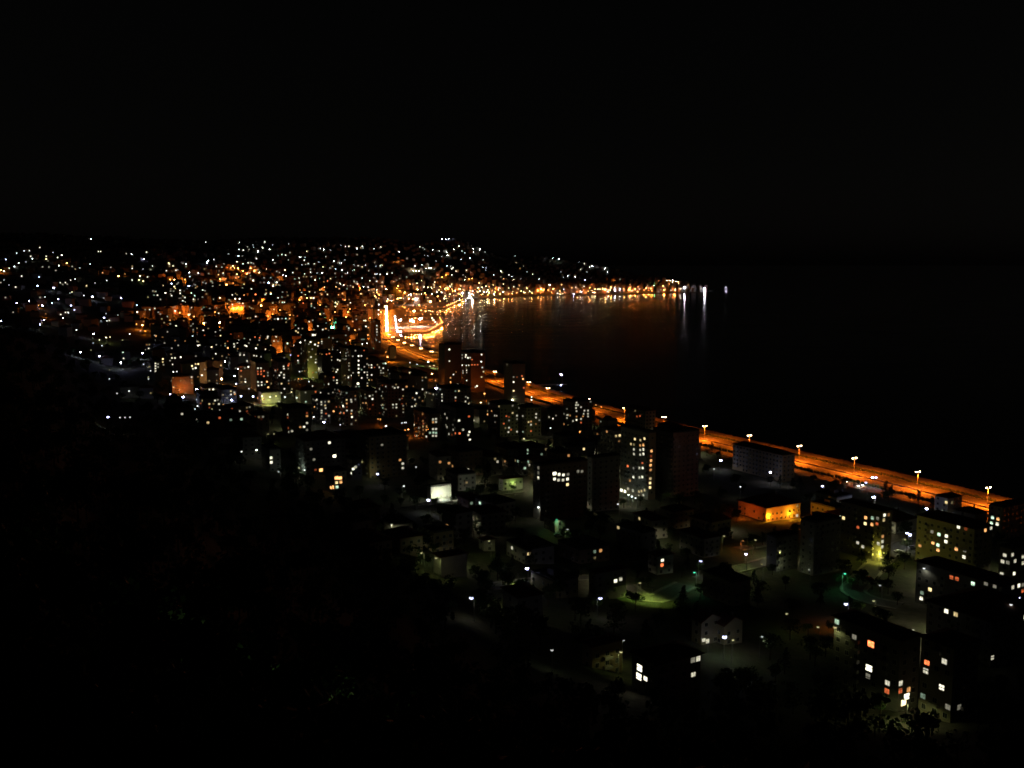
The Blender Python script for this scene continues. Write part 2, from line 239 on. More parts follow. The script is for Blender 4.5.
442,239,B,4;445.6,239,B,4;449,239,B,4;394.4,242.7,w;432.7,241.5,w;423,247.5,w;381,247.5,w;399.4,251.5,W,3;432.7,249.7,W,3;439.4,251,W,2;447,252,W,3;454,249.4,W,3;459.4,246,W,3;462,251,W,2;464.7,252.7,w;447.5,255,W,4;442,256.5,w;424.6,255.6,w;428,255.6,w;473,248.4,W,3;474,252,W,4;480,249.4,W,5;485,252,w;470,258,W,3;461,259.6,W,2;483,259.6,w;436,261,w;394,261.7,r;397,261.3,r;399,261.3,r;390,269,w;387,274,W,3;392,273,W,2;376,266,w;382.5,265.6,w;422,264.7,W,2;415,266,P,4;413,270.6,Y,4;416,271,Y,4;419,271,Y,4;426,268.5,W,4;429,267.8,W,4;431,268,Y,4;434.4,269,w;440.4,271,w;447,266,W,2;451,266,W,2;452,269,w;456.5,271,w;452,275,W,2;471,272,w;463,275,w;465.6,277,w;464.6,279.7,W,3;483,267,W,2;486,267.6,w;485.6,270,w;493.7,275,W,2;469,278.8,O,3;472,278.2,O,3;446,275,O,3;442,277,O,3;438,278,O,1;421.5,280.6,Y,2;424,287,W,3;413,284,w
515,256,w,1;552.7,258.7,W,3;559,259,W,4;566,260,w;579,262,w,1;584.6,263.7,w;589.4,267,W,3;592,266,W,3;581,269.6,w;587,272,w;605,268.5,W,4;607.7,272,W,3;613,273.7,w;527,272,w;509,275,w;511.6,276.5,W,2;513.4,280,Y,3;521,279,w;533,274,w;539,279,W,2;560.6,272,w;567.7,276,W,3;563.5,277.5,w;568.5,279.6,w;575.4,277,W,3;585.4,279.7,B,3;499.4,288,W,3;508.7,288,y,3;513.7,286.5,g;503.5,292,Y,3;513,291.6,Y,2;521,291,Y,3;523.7,292.5,O,3;529.6,291,Y,3;541,289,O,5;538,290.4,O,4;543.7,290,O,4;549.7,285,W,4;548,290,O,3;553.5,289,O,4;557.5,293.7,W,3;540.6,293,O,2;563.7,289.4,W,2;573.4,294,B,4;576,287.5,w;582,287.7,O,2;589.6,287.7,O,4;592,290.6,Y,2;595,289,Y,3;597.5,289,Y,3;600,289,Y,3;602.5,289,Y,3;605.6,289.4,O,4;611,287.5,O,4;610,290,Y,3;615,290,B,5;615,281,o;620,289.5,B,4;624,290,O,3;635,288.7,O,4;639.5,289,B,2;630,288,w;646,288,O,4;649,288,o;654,285.5,G,3;657,280,r,3;659,281,r;663,286,O,4;663.5,290,O,3;667,281,Y,4;670,280.5,Y,4;673,280.6,Y,4;676,281,Y,4;678.5,282,O,4;669,284,O,2;624.5,273,w;634.5,273,w;637.5,273,w;620,279,w,1
"""
# procedural scatter of further windows: box, count, palette weights (w,y,o,r,g), brightness mix
SCAT = [
 ((0,248,140,300),60,'wwwwy'),((140,262,256,310),330,'wwwgyywwo'),((140,305,256,345),190,'wwwyoor'),((150,345,256,395),60,'wwwyo'),((235,246,440,286),270,'wwwwgy'),
 ((256,280,385,330),340,'wwyyoorg'),((200,328,385,420),330,'wwwwyogr'),((370,284,505,300),230,'oooyyrw'),((450,262,530,292),70,'wwyo'),((505,284,690,292),120,'wyooor'),
 ((256,400,520,445),60,'wwwyor'),((395,355,440,420),40,'wwyo'),((300,340,440,400),90,'wwwo'),((370,285,440,300),70,'ooyr'),((530,395,600,425),18,'wwo'),((200,380,256,425),14,'wwy'),((840,505,1020,650),46,'wyygow'),((400,440,640,560),44,'wygyo'),((560,400,700,500),24,'wyo'),((256,340,520,440),90,'yygwo')]
# ------------------------------------------------------------------ materials
MATS = {}
def nodes_of(m):
    m.use_nodes = True
    nt = m.node_tree
    return nt, nt.nodes, nt.links, nt.nodes['Principled BSDF']
def surf(name, c1, c2, scale=0.4, rough=0.85, bump=0.0, rnd=0.0, detail=5.0, bscale=None):
    if name in MATS: return MATS[name]
    m = bpy.data.materials.new(name)
    nt, N, L, bs = nodes_of(m)
    tc = N.new('ShaderNodeTexCoord'); no = N.new('ShaderNodeTexNoise')
    no.inputs['Scale'].default_value = scale; no.inputs['Detail'].default_value = detail; no.inputs['Roughness'].default_value = .65
    L.new(tc.outputs['Object'], no.inputs['Vector'])
    cr = N.new('ShaderNodeValToRGB'); cr.color_ramp.elements[0].position = .32; cr.color_ramp.elements[1].position = .68
    cr.color_ramp.elements[0].color = (*c1, 1); cr.color_ramp.elements[1].color = (*c2, 1)
    L.new(no.outputs['Fac'], cr.inputs['Fac'])
    out = cr.outputs['Color']
    if rnd:
        oi = N.new('ShaderNodeObjectInfo'); hs = N.new('ShaderNodeHueSaturation'); mr = N.new('ShaderNodeMapRange')
        mr.inputs['To Min'].default_value = 1 - rnd; mr.inputs['To Max'].default_value = 1 + rnd
        L.new(oi.outputs['Random'], mr.inputs['Value']); L.new(mr.outputs['Result'], hs.inputs['Value'])
        L.new(out, hs.inputs['Color']); out = hs.outputs['Color']
    L.new(out, bs.inputs['Base Color'])
    bs.inputs['Roughness'].default_value = rough
    if bump:
        n2 = N.new('ShaderNodeTexNoise'); n2.inputs['Scale'].default_value = bscale or scale * 6; n2.inputs['Detail'].default_value = 4
        L.new(tc.outputs['Object'], n2.inputs['Vector'])
        bp = N.new('ShaderNodeBump'); bp.inputs['Strength'].default_value = bump
        L.new(n2.outputs['Fac'], bp.inputs['Height']); L.new(bp.outputs['Normal'], bs.inputs['Normal'])
    MATS[name] = m
    return m
def glow(color, strength, kind='glow'):
    q = round(math.log(max(strength, .02), 1.35))
    key = '%s_%s_%d' % (kind, '_'.join('%02d' % int(c * 99) for c in color), q)
    if key in MATS: return MATS[key]
    m = bpy.data.materials.new(key); m.use_nodes = True
    nt = m.node_tree; nt.nodes.clear()
    e = nt.nodes.new('ShaderNodeEmission'); o = nt.nodes.new('ShaderNodeOutputMaterial')
    e.inputs['Color'].default_value = (*color, 1); e.inputs['Strength'].default_value = 1.35 ** q
    if kind == 'pane':      # curtains and furniture make a lit window uneven
        tc = nt.nodes.new('ShaderNodeTexCoord'); no = nt.nodes.new('ShaderNodeTexNoise'); mr = nt.nodes.new('ShaderNodeMapRange'); oi = nt.nodes.new('ShaderNodeObjectInfo')
        va = nt.nodes.new('ShaderNodeVectorMath'); va.operation = 'ADD'
        no.inputs['Scale'].default_value = 1.6; no.inputs['Detail'].default_value = 1
        nt.links.new(tc.outputs['Object'], va.inputs[0]); 
        ml = nt.nodes.new('ShaderNodeMath'); ml.operation = 'MULTIPLY'; ml.inputs[1].default_value = 40
        nt.links.new(oi.outputs['Random'], ml.inputs[0]); nt.links.new(ml.outputs[0], va.inputs[1])
        nt.links.new(va.outputs[0], no.inputs['Vector']); nt.links.new(no.outputs['Fac'], mr.inputs['Value'])
        mr.inputs['From Min'].default_value = .3; mr.inputs['From Max'].default_value = .7
        mr.inputs['To Min'].default_value = .55 * 1.35 ** q; mr.inputs['To Max'].default_value = 1.35 * 1.35 ** q
        nt.links.new(mr.outputs['Result'], e.inputs['Strength'])
    nt.links.new(e.outputs[0], o.inputs[0])
    MATS[key] = m
    return m

M_wall = [surf('plaster_cream', (.30, .27, .21), (.38, .34, .27), .25, .9, .1, .15), surf('plaster_grey', (.24, .24, .23), (.33, .32, .30), .25, .9, .1, .15),
          surf('plaster_ochre', (.34, .26, .16), (.42, .33, .21), .25, .9, .1, .15), surf('plaster_white', (.45, .44, .40), (.56, .55, .50), .25, .9, .1, .1),
          surf('plaster_rose', (.34, .24, .20), (.40, .29, .24), .25, .9, .1, .12)]
M_roof = surf('roof_tile', (.09, .035, .022), (.16, .07, .045), 1.2, .9, .5, .15)
M_flat = surf('roof_felt', (.05, .05, .05), (.09, .085, .08), .6, .95, .2, .1)
M_conc = surf('concrete', (.22, .21, .19), (.34, .32, .29), .5, .85, .2)
M_slab = surf('balcony_concrete', (.32, .30, .27), (.42, .40, .36), .8, .85, .1)
M_asph = surf('asphalt', (.055, .054, .052), (.085, .083, .08), .35, .8, .3, 0, 8, 12)
M_asph2 = surf('street_asphalt', (.07, .07, .065), (.12, .115, .105), .35, .85, .3, 0, 8, 9)
M_pave = surf('paving', (.16, .15, .13), (.26, .24, .21), .7, .85, .3)
M_paint = surf('road_paint', (.6, .6, .58), (.75, .75, .72), 3, .7)
M_metal = surf('galvanised_steel', (.30, .30, .31), (.42, .42, .43), 3, .45)
M_darkm = surf('dark_metal', (.04, .04, .045), (.07, .07, .075), 3, .5)
M_bark = surf('bark', (.05, .035, .025), (.10, .075, .05), 3, .95, .6)
M_leaf = [surf('leaves_dark', (.020, .045, .014), (.05, .09, .028), .8, .75, 0, .3), surf('leaves_mid', (.04, .075, .02), (.08, .13, .04), .8, .75, 0, .3),
          surf('leaves_pine', (.014, .032, .016), (.03, .055, .028), .8, .8, 0, .25)]
M_hedge = surf('hedge_leaves', (.018, .035, .012), (.04, .065, .022), 2.5, .9, .8)
M_rock = surf('harbour_rock', (.08, .075, .07), (.19, .18, .165), .35, .95, 1.0, 0, 8, 1.2)
M_glass = surf('dark_glass', (.012, .014, .016), (.02, .022, .025), 1, .12)
M_frame = surf('window_frame', (.5, .5, .48), (.62, .62, .6), 4, .6)
M_tyre = surf('rubber', (.015, .015, .015), (.03, .03, .03), 6, .9)
M_car = [surf('car_paint_white', (.6, .6, .6), (.68, .68, .68), 1, .25), surf('car_paint_silver', (.33, .34, .35), (.4, .41, .42), 1, .25),
         surf('car_paint_dark', (.02, .025, .035), (.03, .035, .05), 1, .25), surf('car_paint_red', (.3, .02, .015), (.36, .03, .02), 1, .25)]
M_white = surf('white_stone', (.68, .67, .62), (.8, .79, .75), .6, .8)
M_boat = surf('boat_paint', (.5, .5, .48), (.65, .65, .62), 1, .5)

def ground_mat():
    m = bpy.data.materials.new('ground_mix')
    nt, N, L, bs = nodes_of(m)
    tc = N.new('ShaderNodeTexCoord')
    a = N.new('ShaderNodeTexNoise'); a.inputs['Scale'].default_value = .02; a.inputs['Detail'].default_value = 10; a.inputs['Roughness'].default_value = .7
    b = N.new('ShaderNodeTexNoise'); b.inputs['Scale'].default_value = .35; b.inputs['Detail'].default_value = 8
    L.new(tc.outputs['Object'], a.inputs['Vector']); L.new(tc.outputs['Object'], b.inputs['Vector'])
    r1 = N.new('ShaderNodeValToRGB'); e = r1.color_ramp.elements
    e[0].position = .35; e[0].color = (.028, .05, .015, 1); e[1].position = .62; e[1].color = (.14, .125, .10, 1)
    x = e.new(.48); x.color = (.06, .075, .03, 1)
    L.new(a.outputs['Fac'], r1.inputs['Fac'])
    mx = N.new('ShaderNodeMixRGB'); mx.blend_type = 'MULTIPLY'; mx.inputs['Fac'].default_value = .8
    r2 = N.new('ShaderNodeValToRGB'); r2.color_ramp.elements[0].position = .3; r2.color_ramp.elements[0].color = (.45, .45, .45, 1); r2.color_ramp.elements[1].position = .7
    L.new(b.outputs['Fac'], r2.inputs['Fac']); L.new(r1.outputs['Color'], mx.inputs['Color1']); L.new(r2.outputs['Color'], mx.inputs['Color2'])
    L.new(mx.outputs['Color'], bs.inputs['Base Color']); bs.inputs['Roughness'].default_value = .95
    bp = N.new('ShaderNodeBump'); bp.inputs['Strength'].default_value = .6; bp.inputs['Distance'].default_value = .5
    L.new(b.outputs['Fac'], bp.inputs['Height']); L.new(bp.outputs['Normal'], bs.inputs['Normal'])
    return m
def water_mat():
    m = bpy.data.materials.new('sea_water')
    nt, N, L, bs = nodes_of(m)
    bs.inputs['Base Color'].default_value = (.004, .007, .009, 1)
    bs.inputs['Roughness'].default_value = .2
    bs.inputs['IOR'].default_value = 1.33
    bs.inputs['Specular IOR Level'].default_value = .2
    tc = N.new('ShaderNodeTexCoord'); 
    w = N.new('ShaderNodeTexNoise'); w.inputs['Scale'].default_value = .16; w.inputs['Detail'].default_value = 6; w.inputs['Roughness'].default_value = .6
    L.new(tc.outputs['Object'], w.inputs['Vector'])
    w2 = N.new('ShaderNodeTexNoise'); w2.inputs['Scale'].default_value = .03; w2.inputs['Detail'].default_value = 3
    mp = N.new('ShaderNodeMapping'); mp.inputs['Scale'].default_value = (.15, 1, 1)
    L.new(tc.outputs['Object'], mp.inputs['Vector']); L.new(mp.outputs[0], w2.inputs['Vector'])
    mr = N.new('ShaderNodeMapRange'); mr.inputs['From Min'].default_value = .35; mr.inputs['From Max'].default_value = .65
    mr.inputs['To Min'].default_value = .05; mr.inputs['To Max'].default_value = .16
    L.new(w2.outputs['Fac'], mr.inputs['Value']); L.new(mr.outputs['Result'], bs.inputs['Roughness'])
    bp = N.new('ShaderNodeBump'); bp.inputs['Strength'].default_value = .06; bp.inputs['Distance'].default_value = .8
    L.new(w.outputs['Fac'], bp.inputs['Height']); L.new(bp.outputs['Normal'], bs.inputs['Normal'])
    return m

# ------------------------------------------------------------------ mesh helpers
class MB:
    def __init__(s): s.v = []; s.f = []; s.m = []
    def add(s, vs, fs, mi=0):
        o = len(s.v); s.v += vs
        for f in fs: s.f.append(tuple(o + i for i in f)); s.m.append(mi)
    def box(s, x0, x1, y0, y1, z0, z1, mi=0):
        s.add([(x0, y0, z0), (x1, y0, z0), (x1, y1, z0), (x0, y1, z0), (x0, y0, z1), (x1, y0, z1), (x1, y1, z1), (x0, y1, z1)],
              [(0, 3, 2, 1), (4, 5, 6, 7), (0, 1, 5, 4), (1, 2, 6, 5), (2, 3, 7, 6), (3, 0, 4, 7)], mi)
    def tube(s, p, q, r0, r1, n=6, mi=0, cap=True):
        p = np.array(p, float); q = np.array(q, float); d = q - p; d /= np.linalg.norm(d) + 1e-9
        a = np.cross(d, (0, 0, 1.0)) if abs(d[2]) < .9 else np.cross(d, (1.0, 0, 0)); a /= np.linalg.norm(a); b = np.cross(d, a)
        vs = []
        for c, r in ((p, r0), (q, r1)):
            for k in range(n):
                t = 2 * math.pi * k / n
                vs.append(tuple(c + r * (math.cos(t) * a + math.sin(t) * b)))
        fs = [(k, (k + 1) % n, n + (k + 1) % n, n + k) for k in range(n)]
        if cap: fs += [tuple(range(n - 1, -1, -1)), tuple(range(n, 2 * n))]
        s.add(vs, fs, mi)
    def ball(s, c, rx, ry, rz, nu=10, nv=6, mi=0):
        vs = [(c[0], c[1], c[2] - rz)]
        for j in range(1, nv):
            t = math.pi * j / nv - math.pi / 2
            for i in range(nu):
                p = 2 * math.pi * i / nu
                vs.append((c[0] + rx * math.cos(t) * math.cos(p), c[1] + ry * math.cos(t) * math.sin(p), c[2] + rz * math.sin(t)))
        vs.append((c[0], c[1], c[2] + rz)); last = len(vs) - 1
        fs = [(0, 1 + (i + 1) % nu, 1 + i) for i in range(nu)]
        for j in range(nv - 2):
            for i in range(nu):
                a = 1 + j * nu; fs.append((a + i, a + (i + 1) % nu, a + nu + (i + 1) % nu, a + nu + i))
        a = 1 + (nv - 2) * nu
        fs += [(a + i, a + (i + 1) % nu, last) for i in range(nu)]
        s.add(vs, fs, mi)
    def mesh(s, name, mats):
        me = bpy.data.meshes.new(name)
        me.from_pydata(s.v, [], s.f)
        for m in (mats if isinstance(mats, (list, tuple)) else [mats]): me.materials.append(m)
        if s.m and max(s.m) > 0: me.polygons.foreach_set('material_index', s.m)
        me.update()
        return me
def link(name, me, parent=None, loc=(0, 0, 0), rz=0.0):
    o = bpy.data.objects.new(name, me); COL.objects.link(o)
    o.location = loc; o.rotation_euler = (0, 0, rz)
    if parent is not None: o.parent = parent
    return o
def structure(o): o['kind'] = 'structure'; return o
def stuff(o): o['kind'] = 'stuff'; return o
THINGS = []
def thing(name, cat, loc=(0, 0, 0), rz=0.0, me=None, desc='', group=None, label=None):
    o = link(name, me, None, loc, rz)
    o['category'] = cat
    if group: o['group'] = group
    if label: o['label'] = label
    else: THINGS.append([o, cat, desc])
    return o
LIGHTN = 0
def point(parent, loc, power, color, radius=.25, spot=None):
    global LIGHTN
    l = bpy.data.lights.new('bulb', 'SPOT' if spot else 'POINT'); l.energy = power; l.color = color; l.shadow_soft_size = radius
    if spot: l.spot_size = math.radians(spot); l.spot_blend = .35
    o = bpy.data.objects.new('bulb', l); COL.objects.link(o); o.location = loc
    if parent is not None: o.parent = parent
    LIGHTN += 1
    return o

# ------------------------------------------------------------------ terrain, water
def grid_mesh():
    us = np.unique(np.concatenate([np.linspace(-3, -.75, 24), np.linspace(-.75, .6, 330), np.linspace(.6, 3, 24)]))
    ys = [0.0, 8, 16, 26, 38, 52, 66, 80]
    while ys[-1] < 1700: ys.append(ys[-1] + 13)
    while ys[-1] < 15000: ys.append(ys[-1] * 1.011)
    ys = np.array(ys)
    uu, yy = np.meshgrid(us, ys)
    xx = uu * np.maximum(yy, 90)
    zz = height(xx.ravel(), yy.ravel()).reshape(xx.shape)
    # ground behind the camera
    yb = np.array([-900.0, -500, -250, -120, -60, -25]); ub, ybb = np.meshgrid(us, yb)
    xb = ub * 90
    xb = ub * np.maximum(-ybb, 90)
    zb = 146 - .02 * np.abs(ybb) + 0 * xb + 6 * np.sin(xb * .02)*np.clip(-ybb/300,0,1)
    xx = np.vstack([xb, xx]); yy = np.vstack([ybb, yy]); zz = np.vstack([zb, zz])
    nr, nc = xx.shape
    v = np.stack([xx, yy, zz], -1).reshape(-1, 3)
    idx = np.arange(nr * nc).reshape(nr, nc)
    f = np.stack([idx[:-1, :-1], idx[:-1, 1:], idx[1:, 1:], idx[1:, :-1]], -1).reshape(-1, 4)
    me = bpy.data.meshes.new('ground'); me.from_pydata(v.tolist(), [], f.tolist()); me.materials.append(ground_mat())
    me.polygons.foreach_set('use_smooth', [True] * len(f)); me.update()
    return me
structure(link('ground', grid_mesh()))
mb = MB()
ws = [-6000, -2500, -500, 1500, 4000, 12000, 40000]; wy = [-3000, 0, 1500, 3500, 6000, 12000, 40000]
for i in range(6):
    for j in range(6):
        mb.add([(ws[i], wy[j], 0), (ws[i + 1], wy[j], 0), (ws[i + 1], wy[j + 1], 0), (ws[i], wy[j + 1], 0)], [(0, 1, 2, 3)])
structure(link('sea_water', mb.mesh('sea', water_mat())))

# ------------------------------------------------------------------ shore road
def strip(d0, d1, z, thick=None, P=None):
    P = CLD if P is None else P
    A = offset(P, d0); B = offset(P, d1); m = MB()
    zb = z - (thick or .0)
    vs = []; fs = []
    for a, b in zip(A, B):
        vs += [(a[0], a[1], z), (b[0], b[1], z)]
        if thick: vs += [(a[0], a[1], zb), (b[0], b[1], zb)]
    k = 4 if thick else 2
    for i in range(len(A) - 1):
        o = i * k; p = o + k
        fs.append((o, o + 1, p + 1, p))
        if thick:
            fs.append((o + 2, o, p, p + 2)); fs.append((o + 1, o + 3, p + 3, p + 1))
    m.add(vs, fs)
    return m
def lay(name, d0, d1, z, mat, thick=None, P=None):
    return structure(link(name, strip(d0, d1, z, thick, P).mesh(name, mat)))
NEARROAD = CLD[:k_end + 1]
lay('road_embankment', -31.5, 24.5, 1.98, M_pave, 4)
lay('seaside_walk', 24.6, 32.8, 2.25, M_pave, 4, NEARROAD)
lay('road_verge', 16.6, 20.4, 2.12, M_hedge)
lay('seaward_carriageway', 3.0, 16.4, 2.06, M_asph)
lay('landward_carriageway', -15.0, -3.0, 2.06, M_asph)
lay('frontage_road', -29.0, -20.0, 2.05, M_asph)
lay('pavement_kerb', -31.3, -29.2, 2.2, M_pave, .3)
lay('walkway', 20.6, 24.4, 2.2, M_pave, .3)
mk = MB()
for d in (3.5, 15.8, -3.5, -14.5):
    s_ = strip(d - .12, d + .12, 2.066); mk.add(s_.v, s_.f)
for d in (7.6, 11.7, -7.2, -10.9, -24.5):
    A = offset(CLD, d - .09); B = offset(CLD, d + .09)
    for i in range(0, len(A) - 1, 2):
        if A[i][1] > 1500: break
        p, q = A[i], A[i] + (A[i + 1] - A[i]) * .45; r, s_ = B[i], B[i] + (B[i + 1] - B[i]) * .45
        zz = 2.066
        mk.add([(p[0], p[1], zz), (r[0], r[1], zz), (s_[0], s_[1], zz), (q[0], q[1], zz)], [(0, 1, 2, 3)])
structure(link('road_markings', mk.mesh('road_markings', M_paint)))
def ribbon_wall(d0, d1, z0, z1, P=None):
    m = strip(d0, d1, z1, z1 - z0, P); return m
def thing_strip(name, cat, d0, d1, z0, z1, mat, label, P=None):
    return thing(name, cat, me=ribbon_wall(d0, d1, z0, z1, P).mesh(name, mat), label=label)
thing_strip('median_barrier', 'barrier', -1.0, -.5, 2.0, 2.95, M_conc, 'low concrete barrier down the middle of the orange-lit shore road')
# hedges with uneven tops
def hedge(d0, d1, h, P, seed):
    rr = random.Random(seed); P = resample(P, 3.0); A = offset(P, d0); B = offset(P, d1); C = (A + B) / 2; m = MB()
    for a in C[::1]:
        hh = h * rr.uniform(.75, 1.2); w = abs(d1 - d0) * .55 * rr.uniform(.8, 1.15)
        m.ball((a[0] + rr.uniform(-.3, .3), a[1] + rr.uniform(-.3, .3), 2 + hh * .45), w, 2.2, hh * .6, 7, 5)
    return m
thing('hedge', 'hedge', me=hedge(-15.8, -18.2, 1.9, CLD[:int(len(CLD) * .42)], 1).mesh('hedge', M_hedge), label='long dark hedge between the shore road and its landward side street')
thing('hedge', 'hedge', me=hedge(17.2, 19.6, 1.3, CLD[:int(len(CLD) * .42)], 2).mesh('hedge', M_hedge), label='low dark hedge between the shore road and the seaside walk')
# rock sea wall: many boulders as one armour slope
m = MB(); A = offset(resample(NEARROAD, 2.4), 36.0); rr = random.Random(3)
for p in A:
    for k in range(2):
        s_ = rr.uniform(.9, 1.9); off = rr.uniform(-3.2, 4.2)
        m.ball((p[0] + off + rr.uniform(-1, 1), p[1] + rr.uniform(-1.5, 1.5), 1.2 - (off + 3.2) * .24), s_ * 1.1, s_, s_ * .75, 5, 4)
stuff(link('boulders', m.mesh('boulders', M_rock)))
# quay wall round the park, harbour and far shore
Q = resample(np.array([tuple(near[k_end - 1])] + far_shore), 15.0)
qm = strip(-7.0, 3.0, 2.3, 4.5, Q)
structure(link('quay_path', qm.mesh('quay_path', M_pave)))
m = MB(); pk = [on_plane(x, y, 0)[:2] for x, y in [(389.5, 333), (389.5, 303), (405, 302.5), (425, 302.5), (448, 301.5), (462, 299.6)] + [(q[0] - .0, q[1]) for q in PARK_PX[:23]][::-1]]
me = bpy.data.meshes.new('park_ground')
from mathutils.geometry import tessellate_polygon
from mathutils import Vector
tri = tessellate_polygon([[Vector((p[0], p[1], 0)) for p in pk]])
me.from_pydata([(p[0], p[1], 2.26) for p in pk], [], [tuple(t) for t in tri]); me.materials.append(M_pave); me.update()
structure(link('park_ground', me))

# ------------------------------------------------------------------ buildings: data first
class Bd: pass
BLD = []
def mkbd(C, ang, a, b, h, kind, wall, hero=None):
    o = Bd(); o.C = C; o.ang = ang; o.a = a; o.b = b; o.h = h; o.roof = kind; o.wall = wall; o.hero = hero
    o.rh = (min(a, b) * .22 if kind == 'hip' else min(a, b) * .42 if kind == 'gable' else .9)
    o.lit = []
    c, s = math.cos(ang), math.sin(ang)
    o.cs = (c, s)
    o.ctr = (C[0] + c * b / 2 - s * a / 2, C[1] + s * b / 2 + c * a / 2)
    return o
def corners(o, e=0.0):
    c, s = o.cs
    return [(o.C[0] + c * u - s * v, o.C[1] + s * u + c * v) for u, v in ((-e, -e), (o.b + e, -e), (o.b + e, o.a + e), (-e, o.a + e))]
def hero(xl, xc, xr, yb, yt, wall=0, roof='flat', name=None, dang=0.0, desc=''):
    g = hit_ground(xc, yb)
    C = g
    ang = coast_angle(C[1]) + math.radians(dang)
    ca, sa = math.cos(ang), math.sin(ang)
    dep = C[1] * CP - (C[2] - H) * SP
    def ext(px, dx, dy):
        k = px - 512
        den = F * dx - k * dy * CP
        v = (k * dep - F * C[0]) / den if abs(den) > 1e-6 else 12
        return min(max(v, 5.0), 48.0)
    a = ext(xl, -sa, ca); b = ext(xr, ca, sa)
    d = ray(xc, yt); h = H + d[2] / d[1] * C[1] - C[2]
    o = mkbd(C, ang, a, b, max(h, 3.2), roof, wall, name or desc or 'hero')
    zs = [hq(*p) for p in corners(o)]
    base = min(zs) - .3
    o.C = (C[0], C[1], base); o.h = o.h + C[2] - base
    BLD.append(o)
    return o
HEROES = """
832,897,917,712,640,1,hip,big dark eight-storey block with lit entrance at its corner foot
918,950,975,726,648,0,hip,dark block with one red and several pale windows
915,1000,1018,626,586,1,hip,wide dark block with a column of windows at its right end
925,990,1040,668,622,1,hip,long dark hip-roofed block in front of a wider one
999,1008,1030,600,549,0,flat,block at the picture edge with a grid of small white windows
915,972,990,578,529,0,hip,long four-storey block with orange and greenish windows
934,947,961,517,498,3,hip,square hip-roofed villa against the orange road
953,974,986,534,514,3,hip,hip-roofed house with one wide white window
987,1001,1030,540,507,0,hip,hip-roofed house with five windows in two columns
839,880,890,563,511,0,hip,block with a row of orange and yellow windows near its roof
799,813,839,576,523,1,flat,unlit block with dim pale end wall
766,776,797,572,538,1,flat,unlit block with faintly lit greenish wall
738,766,800,522,508,2,hip,low building with walls lit vivid orange
702,782,794,482,455,2,hip,long low building beside the road with pale walls
652,672,698,498,433,1,flat,tall unlit tower with trees lit at its foot
620,648,655,500,433,0,flat,tall tower with many white windows and an orange window column
533,540,587,521,466,1,flat,wide slab block with two rows of white windows
588,592,619,512,458,1,flat,slab block striped with long balconies
600,613,626,476,431,0,flat,dark tower with yellow windows under its roof
625,645,655,440,411,1,hip,dark block with two red windows at the top
563,571,592,431,402,0,flat,block with a dense grid of white windows
518,527,541,437,408,0,flat,block lit yellow at its foot with orange windows
488,500,518,437,405,1,flat,block with small red windows
442,456,474,445,408,1,flat,block with a wide red-lit window near the bottom
414,429,440,442,414,2,flat,block with a grid of orange windows
357,370,407,478,437,2,flat,wide block with pale lit left edge
436,447,471,415,389,1,flat,block with a column of three white windows
439,445,462,386,345,1,flat,dark seaside tower with a rooftop hut
461,471,485,392,353,4,flat,seaside tower with wide white windows and orange-lit side
504,512,525,404,364,3,flat,slim seaside tower lit pale at its foot
335,352,369,392,350,1,flat,block with a column of five wide white windows
251,257,270,392,363,0,flat,block with a grid of red-lit windows
272,279,291,394,362,0,flat,block with clustered white windows
170,172,194,393,377,2,flat,low box building lit vivid orange
428,431,451,499,487,3,flat,low building with brilliantly lit white wall
434,441,467,577,557,1,hip,small house with pale blank wall beside a lit courtyard
481,484,495,551,540,3,hip,small house with a green-lit gable
544,555,565,533,520,3,hip,small house with bright green-yellow wall
697,701,720,645,622,0,gable,left half of a pair of gabled houses
720,724,742,645,625,0,gable,gabled house with a bluish lamp in front
632,656,700,700,664,1,hip,broad black-roofed house with three brilliant windows
585,592,622,668,646,2,hip,house with yellow-lit end wall
590,596,626,600,573,1,hip,dark house with two small white windows under its eave
648,657,673,575,556,3,hip,small house with a white and a red window
499,503,523,491,479,3,hip,small building in a green-lit yard
344,352,362,480,460,1,flat,dark house with three white windows
326,334,347,495,472,0,flat,small building with wide orange-lit windows
262,270,281,471,450,1,flat,dark house with two stacked white windows
296,306,346,474,441,1,hip,big dark block with pale lit left corner
335,345,358,425,391,0,flat,block with a bright white window above two red ones
312,320,331,424,399,1,flat,block with four small windows
282,290,311,437,409,1,flat,block with a reddish window pair
360,368,378,416,391,0,flat,block with two small orange windows
378,388,405,418,384,1,flat,block with paired white windows
401,408,421,412,392,1,flat,block with two dim reddish windows
369,376,381,350,321,4,flat,tall block by the brightest road stretch with one lit stair column
258,262,281,404,393,3,flat,low building lit yellow-green along its front
302,308,318,378,340,2,flat,block with yellow-green lit wall
150,155,162,382,361,0,flat,block with two lit stair columns
412,414,420,304,293.5,3,flat,tall white floodlit building behind the park
227,230,244,312,303,2,flat,wide building lit orange along its front
592,600,606,293,287,2,flat,long shore building with yellow-lit front
532,536,544,292,284,4,flat,orange-lit building behind the far shore
"""
for ln in HEROES.strip().splitlines():
    t = ln.split(',', 7)
    hero(*[float(v) for v in t[:5]], wall=int(t[5]), roof=t[6], desc=t[7])
NH = len(BLD)

